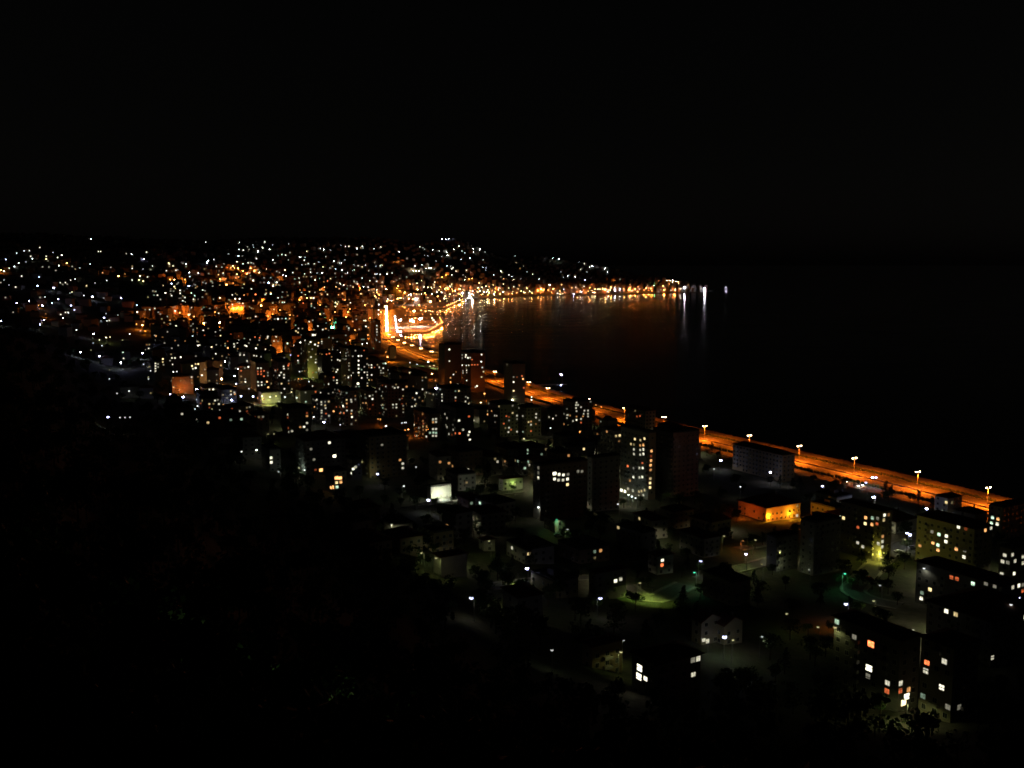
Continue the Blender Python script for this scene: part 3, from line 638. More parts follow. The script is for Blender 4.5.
# ------------------------------------------------------------------ lights: parse
WCOL = {'w': (1.0, .95, .70), 'g': (.66, .95, .66), 'y': (1.0, .76, .34), 'o': (1.0, .46, .15), 'r': (1.0, .20, .06)}
LCOL = {'B': (.58, .60, 1.0), 'W': (.92, .97, .92), 'O': (1.0, .42, .12), 'G': (.12, 1.0, .55), 'P': (.82, .66, 1.0), 'Y': (1.0, .92, .45), 'H': (1.0, .95, .7)}
WINS = []; LAMPS = []
for tok in LIT.replace('\n', ';').split(';'):
    tok = tok.strip()
    if not tok: continue
    t = tok.split(','); x, y, c = float(t[0]), float(t[1]), t[2]; s = int(t[3]) if len(t) > 3 else 2
    (LAMPS if c.isupper() else WINS).append([x, y, c, s])
def row(x0, y0, x1, y1, n, c='W', s=4):
    for i in range(n):
        t = i / (n - 1.0); LAMPS.append([x0 + (x1 - x0) * t, y0 + (y1 - y0) * t, c, s])
row(394.9, 316, 397.2, 331, 13, 'W', 4); row(397.2, 331.6, 401, 331.6, 4, 'W', 4); row(405.5, 331, 426, 330.8, 8, 'O', 2); row(429, 330, 441.5, 322.6, 9, 'O', 3); row(442, 322, 439.8, 317.6, 4, 'O', 3)
row(447, 305.3, 462, 299.4, 9, 'O', 3)
for t in "300,300,O,3;320,305,O,3;290,315,O,3;345,300,O,3;365,305,O,4;330,320,O,3;310,330,O,2;355,330,O,3;370,318,O,4;280,310,O,3;375,296,O,4;360,288,O,3;268,316,O,3;335,312,O,3;381,312,O,4;372,306,O,3;350,340,O,2;368,335,O,3;215,312,O,3;262,300,O,2;395,297,O,4;405,292,O,4;425,293,O,4;436,296,O,4;455,291,O,4;462,296,O,4;300,290,O,2;320,290,O,2;500,294,O,4;512,293.5,O,4;532,293,O,4;560,291,O,3;580,291,O,3;392,286,O,3;410,284,O,3".split(';'):  # further sodium lamps, added for the orange glow over the far districts
    t = t.split(','); LAMPS.append([float(t[0]), float(t[1]), t[2], int(t[3])])
rl_ = random.Random(77)  # lamps added at random to build up the glow along the far shore
for k in range(75):
    xx = rl_.uniform(376, 505); LAMPS.append([xx, rl_.uniform(286, 301 if xx < 450 else 295), rl_.choice('OOOYWOY'), rl_.choice([2, 3, 3, 4])])
for k in range(46):
    xx = rl_.uniform(500, 682); LAMPS.append([xx, rl_.gauss(293.2 - (xx - 500) * .019, .8), rl_.choice('OOYWO'), rl_.choice([1, 2, 3, 3])])
for k in range(30): LAMPS.append([rl_.uniform(399, 437), rl_.uniform(310, 328), 'O', rl_.choice([1, 2, 2, 3])])  # lamps added over the park and plaza so their ground glows orange
for k in range(14): LAMPS.append([rl_.uniform(392, 428), rl_.uniform(303.5, 309), 'O', rl_.choice([1, 1, 2])])
row(432, 318, 437, 324, 4, 'W', 3); row(420, 306.3, 444, 306.8, 5, 'O', 2); row(408, 326, 424, 327, 6, 'O', 2)
LAMPD = []      # px, py, kind, brightness, ground point, pole height, list
for x, y, c, s in LAMPS:
    hgt = 7.5
    if c == 'P': hgt = 18
    if (x, y) in ((561.3, 374.8),): hgt = 13
    g = hit_ground(x, y, hgt)
    if g is None: g = hit_ground(x, y, 22.0); hgt = 22.0
    if g is None:
        g0 = on_plane(x, 262 + max(y - 262, 20), 0)
        continue
    LAMPD.append([x, y, c, s, g, hgt])

# ------------------------------------------------------------------ ray against boxes
def pack(L):
    P = Bd()
    P.C = np.array([o.C for o in L]); P.c = np.array([o.cs[0] for o in L]); P.s = np.array([o.cs[1] for o in L])
    P.a = np.array([o.a for o in L]); P.b = np.array([o.b for o in L]); P.h = np.array([o.h for o in L]); P.rh = np.array([o.rh for o in L])
    return P
def cast(P, d, extra=0.0, org=(0, 0, H)):
    ox = org[0] - P.C[:, 0]; oy = org[1] - P.C[:, 1]; oz = org[2] - P.C[:, 2]
    lx = ox * P.c + oy * P.s; ly = -ox * P.s + oy * P.c
    dx = d[0] * P.c + d[1] * P.s; dy = -d[0] * P.s + d[1] * P.c; dz = d[2]
    with np.errstate(divide='ignore', invalid='ignore'):
        t1 = (0 - lx) / dx; t2 = (P.b - lx) / dx; t3 = (0 - ly) / dy; t4 = (P.a - ly) / dy; t5 = (0 - oz) / dz; t6 = (P.h + extra * P.rh - oz) / dz
    tn = np.maximum(np.maximum(np.minimum(t1, t2), np.minimum(t3, t4)), np.minimum(t5, t6))
    tf = np.minimum(np.minimum(np.maximum(t1, t2), np.maximum(t3, t4)), np.maximum(t5, t6))
    return np.where((tn < tf) & (tn > 0), tn, np.inf)

# ------------------------------------------------------------------ filler buildings
roadlow = offset(CLD, -32); rl = [proj((p[0], p[1], 2)) for p in roadlow]
rl = [(p[0], p[1]) for p in rl if p]; rl = sorted(rl); RLX = [p[0] for p in rl]; RLY = [p[1] for p in rl]
hb = []
for o in BLD:
    pts = [proj((x, y, z)) for x, y in corners(o) for z in (o.C[2], o.C[2] + o.h)]
    hb.append((min(p[0] for p in pts), max(p[0] for p in pts), min(p[1] for p in pts), max(p[1] for p in pts), o.C[1]))
rf = random.Random(11)
cand = []
Y = 335.0
while Y < 6300:
    stepx = 23 if Y < 900 else 27 if Y < 3400 else 34
    x = -.56 * Y - 20; 
    xmax = min(.56 * Y, 1100)
    while x < xmax:
        X = x + rf.uniform(-5, 5); YY = Y + rf.uniform(-6, 6)
        x += stepx
        cand.append((X, YY, rf.random(), rf.random(), rf.random(), rf.random(), rf.random()))
    Y += 26 if Y < 900 else 31 if Y < 3400 else 46
cx = np.array([c[0] for c in cand]); cy = np.array([c[1] for c in cand])
cz = height(cx, cy)
d_road = dist_line(cx, cy, cl); d_sea = dist_line(cx, cy, SEA[1:-5]); ins = in_poly(cx, cy, SEA)
hx = np.array([o.ctr[0] for o in BLD]); hy = np.array([o.ctr[1] for o in BLD]); hr = np.array([max(o.a, o.b) * .5 for o in BLD])
park = [on_plane(x, y, 0)[:2] for x, y in ((389, 334), (389, 304), (436, 304), (450, 306), (450, 335))]
inpark = in_poly(cx, cy, park)
extra_b = []
wsh = [hit_ground(*q) for q in ((794, 507), (780, 500), (812, 500), (745, 569), (640, 598), (652, 602), (518, 584), (900, 552), (559, 530), (725, 572), (760, 560), (630, 590), (545, 580))]
WX = np.array([q[0] for q in wsh]); WY = np.array([q[1] for q in wsh])
for i, c in enumerate(cand):
    X, YY, r1, r2, r3, r4, r5 = c
    if ins[i] or d_road[i] < 48 or d_sea[i] < 26 or inpark[i] or cz[i] < 1.5: continue
    u = X / YY
    z = cz[i]
    if YY < 1050 and z > 34: continue
    if YY < 1250 and u < -.3 and z > 44: continue
    p = proj((X, YY, z))
    if p is None or p[0] < -15 or p[0] > 1040: continue
    # dark wooded patches the photograph shows
    if p[0] < 128 and YY < 1500: pr = .25
    elif 112 < p[0] < 148 and 282 < p[1] < 306: continue
    elif p[0] < 150: pr = .38
    elif YY < 600: pr = .9
    elif YY < 1000: pr = .88
    elif z > 110: pr = .42
    elif z > 60: pr = .6
    else: pr = .92
    if r1 > pr: continue
    if np.any(np.hypot(hx - X, hy - YY) < hr + 13): continue
    if np.any(np.hypot(WX - X, WY - YY) < 19): continue
    a = 11 + 10 * r2; b = 9 + 8 * r3
    if p[0] < 150: fl = 2 + int(r4 * 2)
    elif YY < 620: fl = 2 + int(r4 * 2.4)
    elif YY < 1000: fl = 3 + int(r4 * 3.2)
    elif z > 90: fl = 2 + int(r4 * 3)
    elif z > 45: fl = 3 + int(r4 * 4)
    else: fl = 5 + int(r4 * 4.5)
    hh = fl * 3.0 + .6
    ang = coast_angle(YY) + math.radians((r5 - .5) * (16 if z < 45 else 60))
    kind = 'hip' if r5 * 7 % 1 < (.75 if YY < 1500 else .5) else 'flat'
    o = mkbd((X, YY, z - .8), ang, a, b, hh + .8, kind, int(r2 * 37) % 5)
    pts = [proj((x_, y_, zz)) for x_, y_ in corners(o, .7) for zz in (z, z + hh + (o.rh if kind == 'hip' else 0))]
    xa, xb, ya, yb = min(q[0] for q in pts), max(q[0] for q in pts), min(q[1] for q in pts), max(q[1] for q in pts)
    xm = (xa + xb) / 2
    if (xm > 690 or 488 < xm < 556 or 395 < xm < 440) and RLX[0] < xm < RLX[-1]:
        if YY < 2300 and ya < float(np.interp(xm, RLX, RLY)) + 1 : continue
    bad = False
    for (ha, hb_, hc, hd, hY) in hb:
        if YY < hY + 8 and xb > ha + 1 and xa < hb_ - 1 and ya < hd - 2 and yb > hc: bad = True; break
    if bad: continue
    extra_b.append(o)
# nothing may stand before a listed lamp, the added ones included
P = pack(extra_b); dead = np.zeros(len(extra_b), bool)
for L in LAMPD:
    hd = (L[4][0], L[4][1], L[4][2] + L[5]); v = (hd[0], hd[1], hd[2] - H); dist = math.sqrt(v[0] ** 2 + v[1] ** 2 + v[2] ** 2)
    t = cast(P, tuple(q / dist for q in v), 1.0)
    dead |= t < dist + 1.5
BLD += [o for o, k in zip(extra_b, dead) if not k]
P = pack(BLD)
for L in LAMPD:      # a lamp that would stand inside or behind a named building moves in front of its wall
    hd = (L[4][0], L[4][1], L[4][2] + L[5]); v = (hd[0], hd[1], hd[2] - H); dist = math.sqrt(v[0] ** 2 + v[1] ** 2 + v[2] ** 2)
    d = tuple(q / dist for q in v)
    t = cast(P, d, .3); k = int(np.argmin(t))
    if t[k] < dist + 1.0:
        tt = t[k] - 1.8
        X, YY, ZZ = d[0] * tt, d[1] * tt, H + d[2] * tt
        g = max(hq(X, YY), 0)
        if ZZ - g < 3.0: ZZ = g + 3.0
        L[4] = (X, YY, g); L[5] = min(ZZ - g, 60)
        if ZZ - g > 13: L.append('wall')     # too high for a pole: a lamp fixed on the wall or roof
# ------------------------------------------------------------------ windows onto facades
rs = random.Random(5)
def put_window(x, y, c, s, snap):
    d = ray(x, y); t = cast(P, d); k = int(np.argmin(t))
    if not np.isfinite(t[k]): return False
    o = BLD[k]; tt = t[k]
    if snap and k < NH and (len(o.lit) > 60 or o.C[1] < 800): return False
    wx, wy, wz = d[0] * tt - o.C[0], d[1] * tt - o.C[1], H + d[2] * tt - o.C[2]
    lx = wx * o.cs[0] + wy * o.cs[1]; ly = -wx * o.cs[1] + wy * o.cs[0]
    if wz > o.h - .05:       # roof met: use the top storey of the nearer wall
        if lx * .6 < ly: face, q = 'L', ly
        else: face, q = 'R', lx
        if ly < lx: face, q = 'R', lx
        else: face, q = 'L', ly
        wz = o.h - 1.6
    elif lx < .1: face, q = 'L', ly
    elif ly < .1: face, q = 'R', lx
    else: return True
    ln = o.a if face == 'L' else o.b
    base = .8 if k >= NH else .3
    if snap:
        n = max(2, int(ln / 3.1)); w = ln / n; q = (min(max(int(q / w), 0), n - 1) + .5) * w
        f = max(0, int((wz - base) / 3.0)); wz = base + f * 3.0 + 1.6
    q = min(max(q, .95), ln - .95); wz = min(max(wz, base + .9), o.h - .95)
    for (f2, q2, z2, *_r) in o.lit:
        if f2 == face and abs(q2 - q) < 1.55 and abs(z2 - wz) < 1.45: return True
    o.lit.append((face, q, wz, c, s, math.hypot(wx + o.C[0], wy + o.C[1])))
    return True
EXTRA = []
for x, y, c, s in WINS:
    if not put_window(x, y, c, s, y < 330): EXTRA.append((x, y, c, s))
for box, n, pal in SCAT:
    m_ = 0
    n = int(n * (.42 if box[1] < 320 else .66))
    for i in range(n * 2):
        if m_ >= n: break
        x, y = rs.uniform(box[0], box[2]), rs.uniform(box[1], box[3])
        s = rs.choices([1, 2, 3], [7, 3, .8])[0]
        if put_window(x, y, rs.choice(pal), s, True): m_ += 1
for x, y, c, s in EXTRA:
    cc = {'w': 'W', 'g': 'W', 'y': 'Y', 'o': 'O', 'r': 'O'}[c]
    g = hit_ground(x, y, 6.0)
    if g: LAMPD.append([x, y, cc, max(1, s - 1), g, 6.0])
# unseen lamps added between the buildings to light their fronts
rh_ = random.Random(31); nh_ = 0; c_h = np.array([o.ctr for o in BLD]); r_h = np.array([max(o.a, o.b) * .5 for o in BLD])
for _ in range(9000):
    if nh_ >= 130: break
    Y_ = 330 + 1250 * rh_.random() ** .9; X_ = rh_.uniform(-.27, .52) * Y_; z_ = hq(X_, Y_)
    if z_ < 1.5 or z_ > 30 or dist_line(np.array([X_]), np.array([Y_]), cl)[0] < 46: continue
    dd = np.hypot(c_h[:, 0] - X_, c_h[:, 1] - Y_)
    if np.min(dd - r_h) < 3.0 or np.min(dd - r_h) > 14: continue
    v = (X_, Y_, z_ + 7.5 - H); L_ = math.sqrt(sum(t * t for t in v)); t = cast(P, tuple(q / L_ for q in v), 1.0)
    if float(t.min()) > L_ - 2: continue
    q = proj((X_, Y_, z_ + 7.5)); LAMPD.append([q[0], q[1], 'H', 1, (X_, Y_, z_), 7.5]); nh_ += 1
print('hidden lamps', nh_)
# ------------------------------------------------------------------ which buildings are built one by one
def shown(o):
    zt = o.C[2] + o.h
    pts = [proj((x, y, z)) for x, y in corners(o) for z in (o.C[2] + .8, zt)]
    if any(p is None for p in pts): return 0, 0
    xa, xb = max(0, min(p[0] for p in pts)), min(1024, max(p[0] for p in pts)); ya, yb = max(0, min(p[1] for p in pts)), min(768, max(p[1] for p in pts))
    if xb <= xa or yb <= ya: return 0, 0
    area = (xb - xa) * (yb - ya)
    c, s = o.cs; vis = 0; n = 0
    for fz in (.25, .6, .93):
        for q in (.15, .5, .85):
            for (u, v) in ((-.05, q * o.a), (q * o.b, -.05)):
                p = (o.C[0] + c * u - s * v, o.C[1] + s * u + c * v, o.C[2] + o.h * fz)
                dd = (p[0], p[1], p[2] - H); L = math.sqrt(sum(t * t for t in dd)); t = cast(P, tuple(t / L for t in dd))
                n += 1; vis += float(t.min()) > L - .6
    return vis / n, area * vis / n
score = []
for i, o in enumerate(BLD):
    if i >= NH and o.C[1] > 2600: score.append(0); continue
    v, a = shown(o)
    o.vis = v
    score.append(1e6 + a if i < NH else a + 12 * len(o.lit) * (v > 0))
order = sorted(range(len(BLD)), key=lambda i: -score[i])
SOLO = set(i for i in order[:296] if score[i] > 0)

# ------------------------------------------------------------------ building parts
def roof_mesh(o, m=None, ox=0, oy=0, oz=0, rot=None, mi=0):
    m = m or MB(); e = .75; a, b, h = o.a, o.b, o.h
    if o.roof == 'flat':
        vs_f = []
        t = .25
        def bx(*q): vs_f.append(q)
        bx(-.1, b + .1, -.1, t, h - .02, h + .75); bx(-.1, b + .1, a - t, a + .1, h - .02, h + .75); bx(-.1, t, t, a - t, h - .02, h + .75); bx(b - t, b + .1, t, a - t, h - .02, h + .75)
        bx(t, b - t, t, a - t, h - .25, h + .06)
        if min(a, b) > 8: bx(b * .35, b * .35 + 3.6, a * .4, a * .4 + 4.2, h + .06, h + 2.7)
        for q in vs_f: m.box(*q, mi=mi)
    elif o.roof == 'hip':
        x0, x1, y0, y1 = -e, b + e, -e, a + e; r = o.rh; z = h
        if a >= b:
            k = (x1 - x0) / 2; A = ((x0 + x1) / 2, y0 + k, z + r); B = ((x0 + x1) / 2, y1 - k, z + r)
            vs = [(x0, y0, z), (x1, y0, z), (x1, y1, z), (x0, y1, z), A, B]; fs = [(0, 1, 4), (1, 2, 5, 4), (2, 3, 5), (3, 0, 4, 5)]
        else:
            k = (y1 - y0) / 2; A = (x0 + k, (y0 + y1) / 2, z + r); B = (x1 - k, (y0 + y1) / 2, z + r)
            vs = [(x0, y0, z), (x1, y0, z), (x1, y1, z), (x0, y1, z), A, B]; fs = [(0, 1, 5, 4), (1, 2, 5), (2, 3, 4, 5), (3, 0, 4)]
        n = len(vs)
        vs += [(x0, y0, z - .22), (x1, y0, z - .22), (x1, y1, z - .22), (x0, y1, z - .22)]
        fs += [(0, n, n + 1, 1), (1, n + 1, n + 2, 2), (2, n + 2, n + 3, 3), (3, n + 3, n, 0), (n + 3, n + 2, n + 1, n)]
        m.add(vs, fs, mi)
    else:   # gable, ridge along y so that the triangle faces the camera side
        x0, x1, y0, y1 = -e, b + e, -e, a + e; r = o.rh; xm = b / 2; sl = r / (b / 2)
        ze = h - sl * e
        vs = [(x0, y0, ze), (xm, y0, h + r), (x1, y0, ze), (x0, y1, ze), (xm, y1, h + r), (x1, y1, ze)]
        vs += [(v[0], v[1], v[2] + .25) for v in vs]
        m.add(vs, [(6, 7, 10, 9), (7, 8, 11, 10), (0, 3, 4, 1), (1, 4, 5, 2), (0, 1, 7, 6), (1, 2, 8, 7), (3, 9, 10, 4), (4, 10, 11, 5), (0, 6, 9, 3), (2, 5, 11, 8)], mi)
    return m
def wall_mesh(o):
    m = MB(); a, b, h = o.a, o.b, o.h
    if o.roof == 'gable':
        r = o.rh; vs = [(0, 0, -2), (b, 0, -2), (b, a, -2), (0, a, -2), (0, 0, h), (b, 0, h), (b, a, h), (0, a, h), (b / 2, 0, h + r), (b / 2, a, h + r)]
        m.add(vs, [(0, 1, 5, 8, 4), (1, 2, 6, 5), (2, 3, 7, 9, 6), (3, 0, 4, 7)])
    else:
        m.box(0, b, 0, a, -2, h - .26)
    f = 3.0 + (h % 3.0 if False else .3)
    z = f
    while z < h - 2:
        m.box(-.07, b + .07, -.07, a + .07, z - .12, z + .12)
        z += 3.0
    return m
PANES = {}
def pane_mesh(mat, w, h, near):
    k = (mat.name, w, h, near)
    if k in PANES: return PANES[k]
    m = MB(); x, z = w / 2, h / 2
    if near:
        t = .09
        m.box(-x - t, x + t, -.07, .0, z, z + t, 1); m.box(-x - t, x + t, -.12, .0, -z - t, -z, 1); m.box(-x - t, -x, -.07, 0, -z, z, 1); m.box(x, x + t, -.07, 0, -z, z, 1)
        m.box(-.04, .04, -.06, 0, -z, z, 1)
        m.add([(-x, -.03, -z), (x, -.03, -z), (x, -.03, z), (-x, -.03, z)], [(0, 1, 2, 3)])
        me = m.mesh('window', [mat, M_frame])
    else:
        m.box(-x, x, -.05, .0, -z, z)
        me = m.mesh('window', [mat])
    PANES[k] = me
    return me
WGAIN = {1: .2, 2: .75, 3: 2.0, 4: 3.8}
def win_strength(s, D, w, h):
    cov = w * h * (1000.0 / D) ** 2
    return WGAIN[min(s, 4)] * max(1.0, 2.3 / cov)
def win_mat(c, s, D, w, h, rnd=None):
    col = WCOL[c]
    return glow(col, win_strength(s, D, w, h), 'pane')
BALC = {}
def balcony_mesh(w, r):
    k = (w, r)
    if k in BALC: return BALC[k]
    m = MB(); m.box(-w / 2, w / 2, -r, 0, -.15, 0); m.box(-w / 2, w / 2, -r, -r + .12, 0, .85); m.box(-w / 2, -w / 2 + .12, -r + .12, 0, 0, .85); m.box(w / 2 - .12, w / 2, -r + .12, 0, 0, .85)
    BALC[k] = m.mesh('balcony', M_slab); return BALC[k]
def face_pose(face, q, z):
    return ((q, -.005, z), 0.0) if face == 'R' else ((-.005, q, z), -math.pi / 2)
COLNAME = {'w': 'white', 'g': 'greenish', 'y': 'yellow', 'o': 'orange', 'r': 'red'}
NUM = ['no', 'one', 'two', 'three', 'four', 'five', 'six', 'seven', 'eight', 'nine', 'ten', 'eleven', 'twelve', 'thirteen', 'fourteen']
WALLN = ['cream', 'grey', 'ochre', 'white', 'rose']
NWIN = 0
def build_solo(i):
    global NWIN
    o = BLD[i]; near = o.C[1] < 780; rr = random.Random(i)
    ang = o.ang
    root = bpy.data.objects.new('house' if o.h < 10.5 else 'apartment_block', None); COL.objects.link(root)
    root.location = o.C; root.rotation_euler = (0, 0, ang); root.empty_display_size = 3
    root['category'] = 'house' if o.h < 10.5 else 'apartment block'
    root['group'] = 'buildings of the town at night'
    o.root = root
    link('wall', wall_mesh(o).mesh('wall', M_wall[o.wall]), root)
    r = link('roof', roof_mesh(o).mesh('roof', M_roof if o.roof != 'flat' else M_flat), root)
    if near and o.roof != 'flat':
        m = MB(); cxx, cyy = o.b * .62, o.a * .4; m.box(cxx, cxx + .7, cyy, cyy + .7, o.h, o.h + o.rh + .7); m.box(cxx - .1, cxx + .8, cyy - .1, cyy + .8, o.h + o.rh + .7, o.h + o.rh + .85)
        link('chimney', m.mesh('chimney', M_conc), r)
    elif near and min(o.a, o.b) > 8:
        m = MB(); m.tube((o.b * .7, o.a * .25, o.h), (o.b * .7, o.a * .25, o.h + 3.4), .04, .03, 5)
        for k in range(4): m.tube((o.b * .7 - .6, o.a * .25, o.h + 2.2 + k * .3), (o.b * .7 + .6, o.a * .25, o.h + 2.2 + k * .3), .02, .02, 4)
        link('aerial', m.mesh('aerial', M_metal), r)
    n = 0
    for (face, q, z, c, s, D) in o.lit:
        w, h = (2.1, 1.7) if s >= 4 else (1.5, 1.4)
        if o.C[1] > 1500: w, h = 1.7, 1.5
        elif o.C[1] > 800 and s < 4: w, h = 1.25, 1.2
        loc, rz = face_pose(face, q, z)
        link('window', pane_mesh(win_mat(c, s, D, w, h), w, h, near), root, loc, rz); n += 1
    if (near or (i < NH and o.C[1] < 1000)) and not any(w_ in (o.hero or '') for w_ in ('box building lit', 'brilliantly', 'blank wall', 'lit yellow-green along')):
        done = []
        for face, ln in (('R', o.b), ('L', o.a)):
            nc = max(1, int(ln / 3.2)); w = ln / nc; fl = int((o.h - .3) / 3.0)
            for f in range(fl - 1, -1, -1):
                for k in range(nc):
                    if n >= 99: break
                    q = (k + .5) * w; z = .3 + f * 3.0 + 1.65
                    if z > o.h - .9: continue
                    if any(l[0] == face and abs(l[1] - q) < 1.9 and abs(l[2] - z) < 1.75 for l in o.lit): continue
                    if rr.random() < .08: continue
                    loc, rz = face_pose(face, q, z)
                    link('window', pane_mesh(M_glass, 1.3, 1.4, near), root, loc, rz); n += 1
            if o.h > 10 and nc >= 3:
                for k in range(1 if nc % 2 else 0, nc - 1, 3):
                    for f in range(1, fl):
                        if len(done) > 60: break
                        if any(l[0] == face and abs(l[1] - (k + .5) * w) < 3.4 and abs(l[2] - f * 3.0 - 2) < 2.6 and l[4] >= 2 for l in o.lit): continue
                        loc, rz = face_pose(face, (k + .5) * w, .45 + f * 3.0); done.append(1)
                        link('balcony', balcony_mesh(round(w * .86, 1), 1.1), root, loc, rz)
    NWIN += n
    fl = max(1, int(o.h / 3.0)); nl = len(o.lit)
    if i < NH and o.hero != 'hero': desc = o.hero
    else:
        mix = {}
        for l in o.lit: mix[l[3]] = mix.get(l[3], 0) + 1
        dom = max(mix, key=mix.get) if mix else None
        desc = '%s-storey %s with %s' % (NUM[min(fl, 14)], 'house' if fl < 4 else 'block', 'no lit window' if not nl else 'one %s window' % COLNAME[dom] if nl == 1 else '%s mostly %s windows' % (NUM[nl] if nl <= 14 else 'many', COLNAME[dom]))
    THINGS.append([root, 'building', desc])
for i in sorted(SOLO): build_solo(i)
# the rest of the town: past three hundred, one object
fm = MB(); gm = []; gidx = {}
mats = list(M_wall) + [M_roof, M_flat]
for i, o in enumerate(BLD):
    if i in SOLO: continue
    m = MB(); m.box(0, o.b, 0, o.a, -3, o.h - .03, o.wall)
    if o.roof == 'hip': roof_mesh(o, m, mi=5)
    else: m.box(-.05, o.b + .05, -.05, o.a + .05, o.h - .02, o.h + .5, 6)
    for (face, q, z, c, s, D) in o.lit:
        w, h = (1.8, 1.6)
        mt = glow(WCOL[c], win_strength(s, D, w, h))
        if mt.name not in gidx: gidx[mt.name] = len(mats); mats.append(mt)
        x, zz = w / 2, h / 2
        if face == 'R': vs = [(q - x, -.06, z - zz), (q + x, -.06, z - zz), (q + x, -.06, z + zz), (q - x, -.06, z + zz)]
        else: vs = [(-.06, q + x, z - zz), (-.06, q - x, z - zz), (-.06, q - x, z + zz), (-.06, q + x, z + zz)]
        m.add(vs, [(0, 1, 2, 3)], gidx[mt.name])
    c, s = o.cs
    vs = [(o.C[0] + c * v[0] - s * v[1], o.C[1] + s * v[0] + c * v[1], o.C[2] + v[2]) for v in m.v]
    off = len(fm.v); fm.v += vs; fm.f += [tuple(off + k for k in f) for f in m.f]; fm.m += m.m
ob = stuff(link('distant_town', fm.mesh('distant_town', mats)))
ob['label'] = 'mass of far town buildings with scattered lit windows spreading up the hillside'

# ------------------------------------------------------------------ lamps
FLUX = {1: .7, 2: 2.0, 3: 5.5, 4: 15, 5: 36, 6: 300}
def head_mat(k, s, D, r):
    cov = math.pi * r * r * (1000.0 / D) ** 2
    f = FLUX[s]
    if k == 'Y' and D < 1300: f *= {1: .15, 2: .35}.get(s, .8)
    elif D < 1300: f *= 7 if k == 'B' else 2.5
    elif k == 'G' or (k == 'O' and s == 5 and D < 2700): f *= 1.8
    return glow(LCOL[k], max(.8, f / cov), 'lamp')
POLES = {}
def pole_mesh(h, r=.09):
    k = (round(h * 2) / 2, r)
    if k not in POLES:
        m = MB(); m.tube((0, 0, -1.5), (0, 0, k[0]), r * 1.5, r * .8, 7); m.tube((0, 0, -.4), (0, 0, .5), r * 2.4, r * 2.0, 8); POLES[k] = m.mesh('pole', M_metal)
    return POLES[k]
HEADS = {}
def head_mesh(mat, rx, ry, rz):
    k = (mat.name, rx, ry, rz)
    if k not in HEADS:
        m = MB(); m.ball((0, 0, 0), rx, ry, rz, 10, 6, 0); m.ball((0, 0, rz * .55), rx * .8, ry * .8, rz * .62, 8, 4, 1)
        HEADS[k] = m.mesh('lamp_head', [mat, M_darkm])
    return HEADS[k]
am = MB(); am.tube((0, 0, -.35), (1.1, 0, 0), .05, .04, 6); ARM = am.mesh('arm', M_metal)
am = MB(); am.tube((0, 0, -.5), (1.55, 0, 0), .06, .045, 6); ARM2 = am.mesh('arm', M_metal)
COLL = {'B': 'bluish white', 'W': 'white', 'O': 'orange', 'G': 'green', 'P': 'violet-white', 'Y': 'yellowish', 'H': 'warm white'}
BRI = {1: 'dim', 2: 'faint', 3: 'clear', 4: 'bright', 5: 'brilliant', 6: 'dazzling'}
SPILL = {'B': (1.0, .98, .66), 'W': (1.0, .97, .72), 'O': (1.0, .20, .015), 'G': (.25, 1.0, .45), 'P': (1.0, .72, .5), 'Y': (.92, 1.0, .34), 'H': (1.0, .92, .55)}
def power(k, s, D):
    if D < 1300:
        return {'H': 2600, 'B': 75, 'W': 85, 'O': 1300, 'G': 300, 'P': 1000, 'Y': 180}[k] * {1: .8, 2: 1.3, 3: 2, 4: 3.2, 5: 5, 6: 6}[s]
    if k == 'O' and s >= 2: return 10000 * s
    if k == 'O': return 15000
    if k == 'P': return 200000
    if k == 'H': return 2600
    if k == 'W' and s >= 5 and D < 4800: return 12000
    if k in 'GY' and D < 3000: return 1200
    if k == 'B' and s >= 4 and D < 2300: return 300
    return 0
LAMPD.sort(key=lambda L: (9 if L[2] == 'H' else 0) - (L[3] * 2.0 + 1500.0 / max(300, L[4][1]) * 2))
restm = MB(); restmats = [M_metal]; ridx = {}
nl_ = 0
